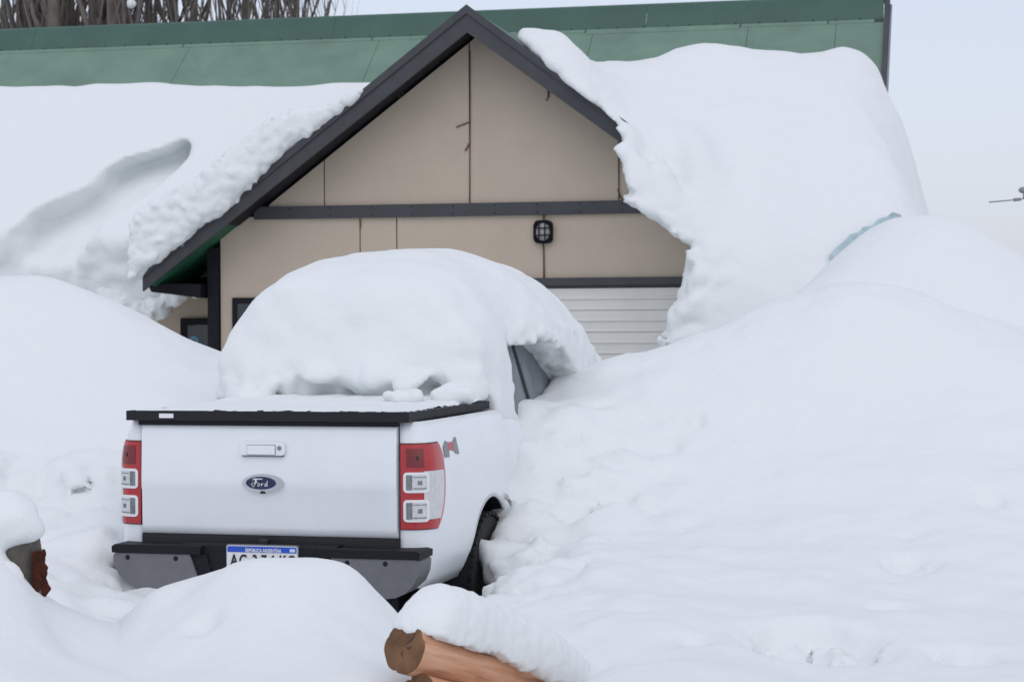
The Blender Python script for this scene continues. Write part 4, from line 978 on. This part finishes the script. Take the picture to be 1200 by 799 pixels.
# foreground heap before the bumper
fh = [(140, 742, 9.5), (162, 706, 9.5), (184, 697, 9.45), (212, 701, 9.4), (246, 680, 9.35), (276, 660, 9.35), (302, 657, 9.35), (350, 657, 9.35), (400, 663, 9.35), (430, 677, 9.4), (446, 700, 9.4), (462, 722, 9.3),
      (200, 740, 9.0), (280, 720, 8.9), (350, 710, 8.9), (420, 730, 8.9), (150, 790, 8.6), (250, 790, 8.3), (350, 790, 8.2), (440, 790, 8.2), (300, 870, 7.2), (120, 860, 7.4), (440, 830, 7.8)]
fh += [('w', *(T.M @ Vector((x_, -0.62, 0)))[:2], z_) for x_, z_ in ((-1.0, .25), (-.5, .28), (0, .34), (.4, .30), (.8, .2))]
fh += [('w', *(T.M @ Vector((x_, 0.1, 0)))[:2], 0.0) for x_ in (-1.1, -.5, 0, .5, 1.0)]
fh += [('w', -0.15, 9.6, 0.18), ('w', -0.2, 10.2, 0.1), ('w', -2.3, 9.9, .3)]
def fdisp(x, y, z):
    q = P(243, 742, 9.0); d = np.sqrt((x - q.x) ** 2 + (y - q.y) ** 2 + (z - q.z) ** 2)
    return 0.035 * fbm(x, y, z, 0.9, 2, 91) + 0.012 * fbm(x, y, z, 0.3, 2, 92) - 0.05 * sstep(.14, .02, d)
bank('snow_bank', fh, (-2.7, 6.9, -0.15), (-0.05, 10.9, 1.1), 0.032, 'low heap of snow in front of the bumper hiding the number plate', None, fdisp)

# ================================================================= LOGS AND STUMP IN FRONT
def log(name, a, b, r, label, seed, cut=0.0):
    a, b = Vector(a), Vector(b); d = (b - a); L = d.length; q = d.to_track_quat('Z', 'Y')
    root = thing(name, label, 'log', Matrix.Translation(a) @ q.to_matrix().to_4x4())
    bm = bmesh.new(); n, rows = 48, 40; rings = []
    rnd = random.Random(seed); fac = sorted(rnd.uniform(0, 2 * math.pi) for _ in range(11))
    for i in range(rows + 1):
        zz = L * i / rows; ring = []
        for k in range(n):
            an = 2 * math.pi * k / n
            fa = min(abs((an - f_ + math.pi) % (2 * math.pi) - math.pi) for f_ in fac)
            rr_ = r * (1 - 0.05 * math.cos(min(fa * 6, math.pi)) * 0.5 - .02 + 0.02 * math.sin(zz * 5 + an * 2)) 
            crack = [f_ for f_ in fac[::3]]
            for f_ in crack:
                da = abs((an - f_ - 0.08 * math.sin(zz * 6 + f_) + math.pi) % (2 * math.pi) - math.pi)
                if da < 0.08: rr_ -= 0.012 * (1 - da / 0.08)
            zoff = 0.0 if i else cut * rr_ * math.cos(an)
            ring.append(bm.verts.new((rr_ * math.cos(an), rr_ * math.sin(an), zz + zoff)))
        rings.append(ring)
    for A, B in zip(rings, rings[1:]):
        for k in range(n): bm.faces.new((A[k], A[(k + 1) % n], B[(k + 1) % n], B[k]))
    endv = [v.co.copy() for v in rings[0]]
    fin('trunk', bm, M['log'], root, smooth=True)
    bm = bmesh.new(); o_ = [bm.verts.new(v + Vector((0, 0, 0.0))) for v in endv]; i_ = [bm.verts.new(v * .93 + Vector((0, 0, -0.006 + v.z * .07))) for v in endv]; c_ = bm.verts.new((0, 0, -0.004))
    for k in range(n):
        bm.faces.new((o_[k], i_[k], i_[(k + 1) % n], o_[(k + 1) % n])); bm.faces.new((i_[k], c_, i_[(k + 1) % n]))
    e = fin('end_grain', bm, M['log_end'], root, smooth=True)
    # drying cracks in the end face
    for an, r0, r1 in ((2.2, .15, .85), (2.9, .1, .45), (4.6, .05, .4)):
        bm = bmesh.new(); p0 = Vector((math.cos(an), math.sin(an), 0)); t_ = Vector((-p0.y, p0.x, 0))
        pts = [p0 * r * r0, p0 * r * (r0 + r1) / 2 + t_ * r * .05, p0 * r * r1]
        bmv = [bm.verts.new((pts[0].x, pts[0].y, -.0085)), bm.verts.new((pts[1] + t_ * r * .035 + Vector((0, 0, -.0085)))), bm.verts.new((pts[2].x, pts[2].y, -.008)), bm.verts.new((pts[1] - t_ * r * .02 + Vector((0, 0, -.0085))))]
        bm.faces.new(bmv); fin('crack', bm, M['ink'], e)
    return root
LA = P(474, 759, 8.0); LB = P(642, 805, 8.75); ld = (LB - LA)
log('fence_log', LA, LA + ld * 2.2, 0.104, 'peeled orange log with a brown sawn end under a snow ridge', 4)
LA2 = P(490, 819, 7.95); log('fence_log', LA2, LA2 + ld * 2.0, 0.10, 'second log just below the orange one, only its dark upper rim showing', 9)
# snow lying along the log
def capl(x, y, z):
    d = ld.normalized(); p = [(x - LA.x), (y - LA.y), (z - LA.z)]
    s_ = p[0] * d.x + p[1] * d.y + p[2] * d.z
    sc_ = np.clip(s_, 0.13, 3)
    qx, qy, qz = p[0] - d.x * sc_, p[1] - d.y * sc_, p[2] - d.z * sc_
    up = Vector((0, 0, 1)); up = (up - d * up.dot(d)).normalized(); sd_ = d.cross(up)     # sideways: towards -> away
    a_ = qx * sd_.x + qy * sd_.y + qz * sd_.z; b__ = qx * up.x + qy * up.y + qz * up.z
    l_ = qx * d.x + qy * d.y + qz * d.z
    top_ = 0.115 + 0.10 * sstep(0.0, 0.16, s_) - 0.06 * sstep(0.35, 0.9, s_)
    f = np.sqrt((a_ / 0.95) ** 2 + ((b__ - 0.075) * (0.155 / (top_ * 0.72 + .06))) ** 2 + l_ ** 2) - 0.155
    low_ = 0.052 - 0.035 * sstep(0.25, 0.9, s_) + 0.020 * noise(x, y, z, 0.07, 3) + 0.012 * noise(x, y, z, 0.03, 6)
    return smax(f + 0.12 * sstep(0.8, 1.5, s_), (low_ - b__), 0.015)
tag(sdf_obj('log_snow', capl, lambda x, y, z: 0.012 * fbm(x, y, z, 0.3, 2, 15) + 0.006 * fbm(x, y, z, 0.05, 2, 16), (-0.75, 7.7, 0.0), (0.6, 9.4, 1.0), 0.0125, None, M['snow'], band=0.06),
    'ridge of snow with a ragged lower edge lying along the orange log', 'snow')
# stump at the left edge
SP = P(22, 690, 9.2)
st = thing('wooden_stump', 'weathered grey stump with a rotten rust-brown edge under a snow cap', 'stump', Matrix.Translation((SP.x, SP.y, 0)))
bm = bmesh.new(); rings = []
for i in range(26):
    zz = 0.05 + 0.93 * i / 25; ring = []
    for k in range(28):
        an = 2 * math.pi * k / 28; q = float(fbm(np.array([math.cos(an) * .3]), np.array([math.sin(an) * .3]), np.array([zz * .8]), .25, 2, 7)[0])
        rr_ = 0.105 * (1 + .22 * q) * (1.0 - .25 * max(0, zz - .8) / .18)
        ring.append(bm.verts.new((rr_ * math.cos(an) * 1.0, rr_ * math.sin(an), zz)))
    rings.append(ring)
for A, B in zip(rings, rings[1:]):
    for k in range(28): bm.faces.new((A[k], A[(k + 1) % 28], B[(k + 1) % 28], B[k]))
bm.faces.new(rings[-1]); fin('trunk', bm, M['oldwood'], st, smooth=True)
bm = bmesh.new(); cols = []; nr = 60
for i in range(nr):
    zz = .36 + .52 * i / (nr - 1); row = []
    for k in range(9):
        an = R(-48 + 66 * k / 8); q = float(fbm(np.array([k * .09]), np.array([1.3]), np.array([zz]), .09, 3, 11)[0])
        rr_ = .112 + .022 * q + .014 * (1 - i / nr); row.append(bm.verts.new((rr_ * math.cos(an), rr_ * math.sin(an), zz)))
    cols.append(row)
for i in range(nr - 1):
    for k in range(8):
        bm.faces.new((cols[i][k], cols[i][k + 1], cols[i + 1][k + 1], cols[i + 1][k]))
bmesh.ops.solidify(bm, geom=list(bm.faces), thickness=.012); fin('rotten_edge', bm, M['rust'], st)
bl = []
for u, v, r_, Y_ in ((0, 605, .13, 9.2), (14, 603, .11, 9.15), (-20, 610, .16, 9.2), (24, 614, .075, 9.15), (33, 622, .05, 9.12), (-40, 630, .2, 9.2), (0, 622, .085, 9.1), (-32, 665, .13, 9.1), (-40, 700, .25, 9.1), (-15, 690, .12, 9.0)):
    q = P(u, v, Y_); bl.append((q.x, q.y, q.z, r_))
clump('stump_snow', bl, 0.018, None, 'rounded cap of snow on the grey stump at the left edge', 0.02, 77, 0.08)
# ================================================================= TREES BEHIND THE ROOF
def tree(u, Y, rad, lean, label, seed, hgt=13.0):
    rnd = random.Random(seed); q = P(u, 20, Y)
    root = thing('poplar_tree', label, 'tree', Matrix.Translation((q.x, Y, 0)), 'bare poplars behind the roof')
    zr = q.z
    def tp(z): return Vector((lean * (z - zr) / 4 + .05 * math.sin(z * .9 + seed), .05 * math.cos(z + seed), z))
    zs = np.linspace(0, hgt, 16)
    tube('trunk', [tp(z_) for z_ in zs], [rad * (1.35 - 1.25 * z_ / hgt) for z_ in zs], M['bark'], root, n=9)
    bm = bmesh.new()
    for i in range(22):
        z0 = rnd.uniform(3.0, hgt * .8) if i > 9 else rnd.uniform(zr - 2.8, zr - .3); p = tp(z0); an = rnd.uniform(0, 2 * math.pi)
        L = rnd.uniform(2.0, 4.0); out_ = rnd.uniform(.12, .34)
        pts = [p]; r0 = rad * rnd.uniform(.14, .36); rads = [r0]
        for s_ in range(1, 6):
            pts.append(p + Vector((math.cos(an) * out_ * L * (s_ / 5) ** .7 * 1.2, math.sin(an) * out_ * L * (s_ / 5) ** .7, L * s_ / 5)) + Vector((rnd.uniform(-.06, .06), rnd.uniform(-.06, .06), 0))); rads.append(r0 * (1 - .17 * s_))
        tube_bm(bm, pts, rads, 5)
        for t_ in range(5):
            b_ = pts[rnd.randint(1, 4)]; a2 = rnd.uniform(0, 2 * math.pi); l2 = rnd.uniform(.5, 1.3)
            e_ = b_ + Vector((math.cos(a2) * l2 * .3, math.sin(a2) * l2 * .3, l2)); m_ = (b_ + e_) / 2 + Vector((rnd.uniform(-.06, .06), 0, 0))
            tube_bm(bm, [b_, m_, e_], [r0 * .35, r0 * .26, r0 * .12], 4)
    fin('crown', bm, M['bark'], root, smooth=True)
specs = [(3, 41, .12, .05), (24, 39, .19, -.25), (43, 40, .17, -.05), (62, 38, .23, .1), (86, 41, .15, -.3), (112, 39, .18, -.1), (136, 38, .24, .12), (147, 40, .14, .5), (173, 41, .12, .05), (203, 39, .16, .0), (229, 41, .14, .15), (270, 42, .10, .1), (288, 40, .13, .12), (310, 43, .08, .2), (322, 41, .11, .35), (346, 42, .11, .45), (386, 44, .06, .8)]
ords = ['leftmost', 'second', 'third', 'fourth', 'fifth', 'sixth', 'seventh', 'eighth', 'ninth', 'tenth', 'eleventh', 'twelfth', 'thirteenth', 'fourteenth', 'fifteenth', 'sixteenth', 'rightmost']
for i_, (u, Y_, r_, ln) in enumerate(specs):
    kind = 'stout' if r_ > .2 else 'slender' if r_ < .12 else 'bare'
    pos = ords[i_] + (' from the left' if i_ not in (0, 16) else '')
    tree(u, Y_, r_, ln, f'{kind} leafless poplar behind the green ridge, {pos} of the row', 100 + i_, 13 if u < 300 else 11.5)
for u, v0 in ((415, 12), (438, 2), (461, 10), (465, 0)):
    pass
# snow lodged in a fork
q = P(153, 4, 37.6); clump('snow_clump', [(q.x, q.y, q.z - .05, .045), (q.x + .06, q.y, q.z + .16, .07), (q.x + .03, q.y, q.z + .05, .06), (q.x + .12, q.y, q.z + .26, .06)], 0.02, None, 'small lump of snow lodged in a poplar fork above the green ridge', .06, 5)
# overhead cable with clamp at the right edge
cb = thing('overhead_cable', 'thin overhead cable with a clamp at the right edge against the pale sky', 'cable', Matrix.Translation(P(1200, 232, 22)))
o0 = P(1200, 232, 22)
tube('wire', [P(1159, 237, 22) - o0, P(1180, 235.2, 22) - o0, P(1200, 233, 22) - o0, P(1280, 224, 22.4) - o0, P(1500, 190, 24) - o0], .008, M['steel'], cb, n=6)
tube('clamp', [P(1188, 234.4, 22) - o0, P(1196, 233.6, 22) - o0], .018, M['steel'], cb, n=8)
bm = bmesh.new(); bmesh.ops.create_uvsphere(bm, u_segments=14, v_segments=10, radius=1, matrix=Matrix.Translation(P(1199, 223, 22) - o0) @ Matrix.Diagonal((.05, .05, .035, 1))); fin('insulator', bm, M['steel'], cb, smooth=True)
tube('hanger', [P(1199.5, 224, 22) - o0, P(1199.5, 233, 22) - o0], .008, M['steel'], cb, n=6)
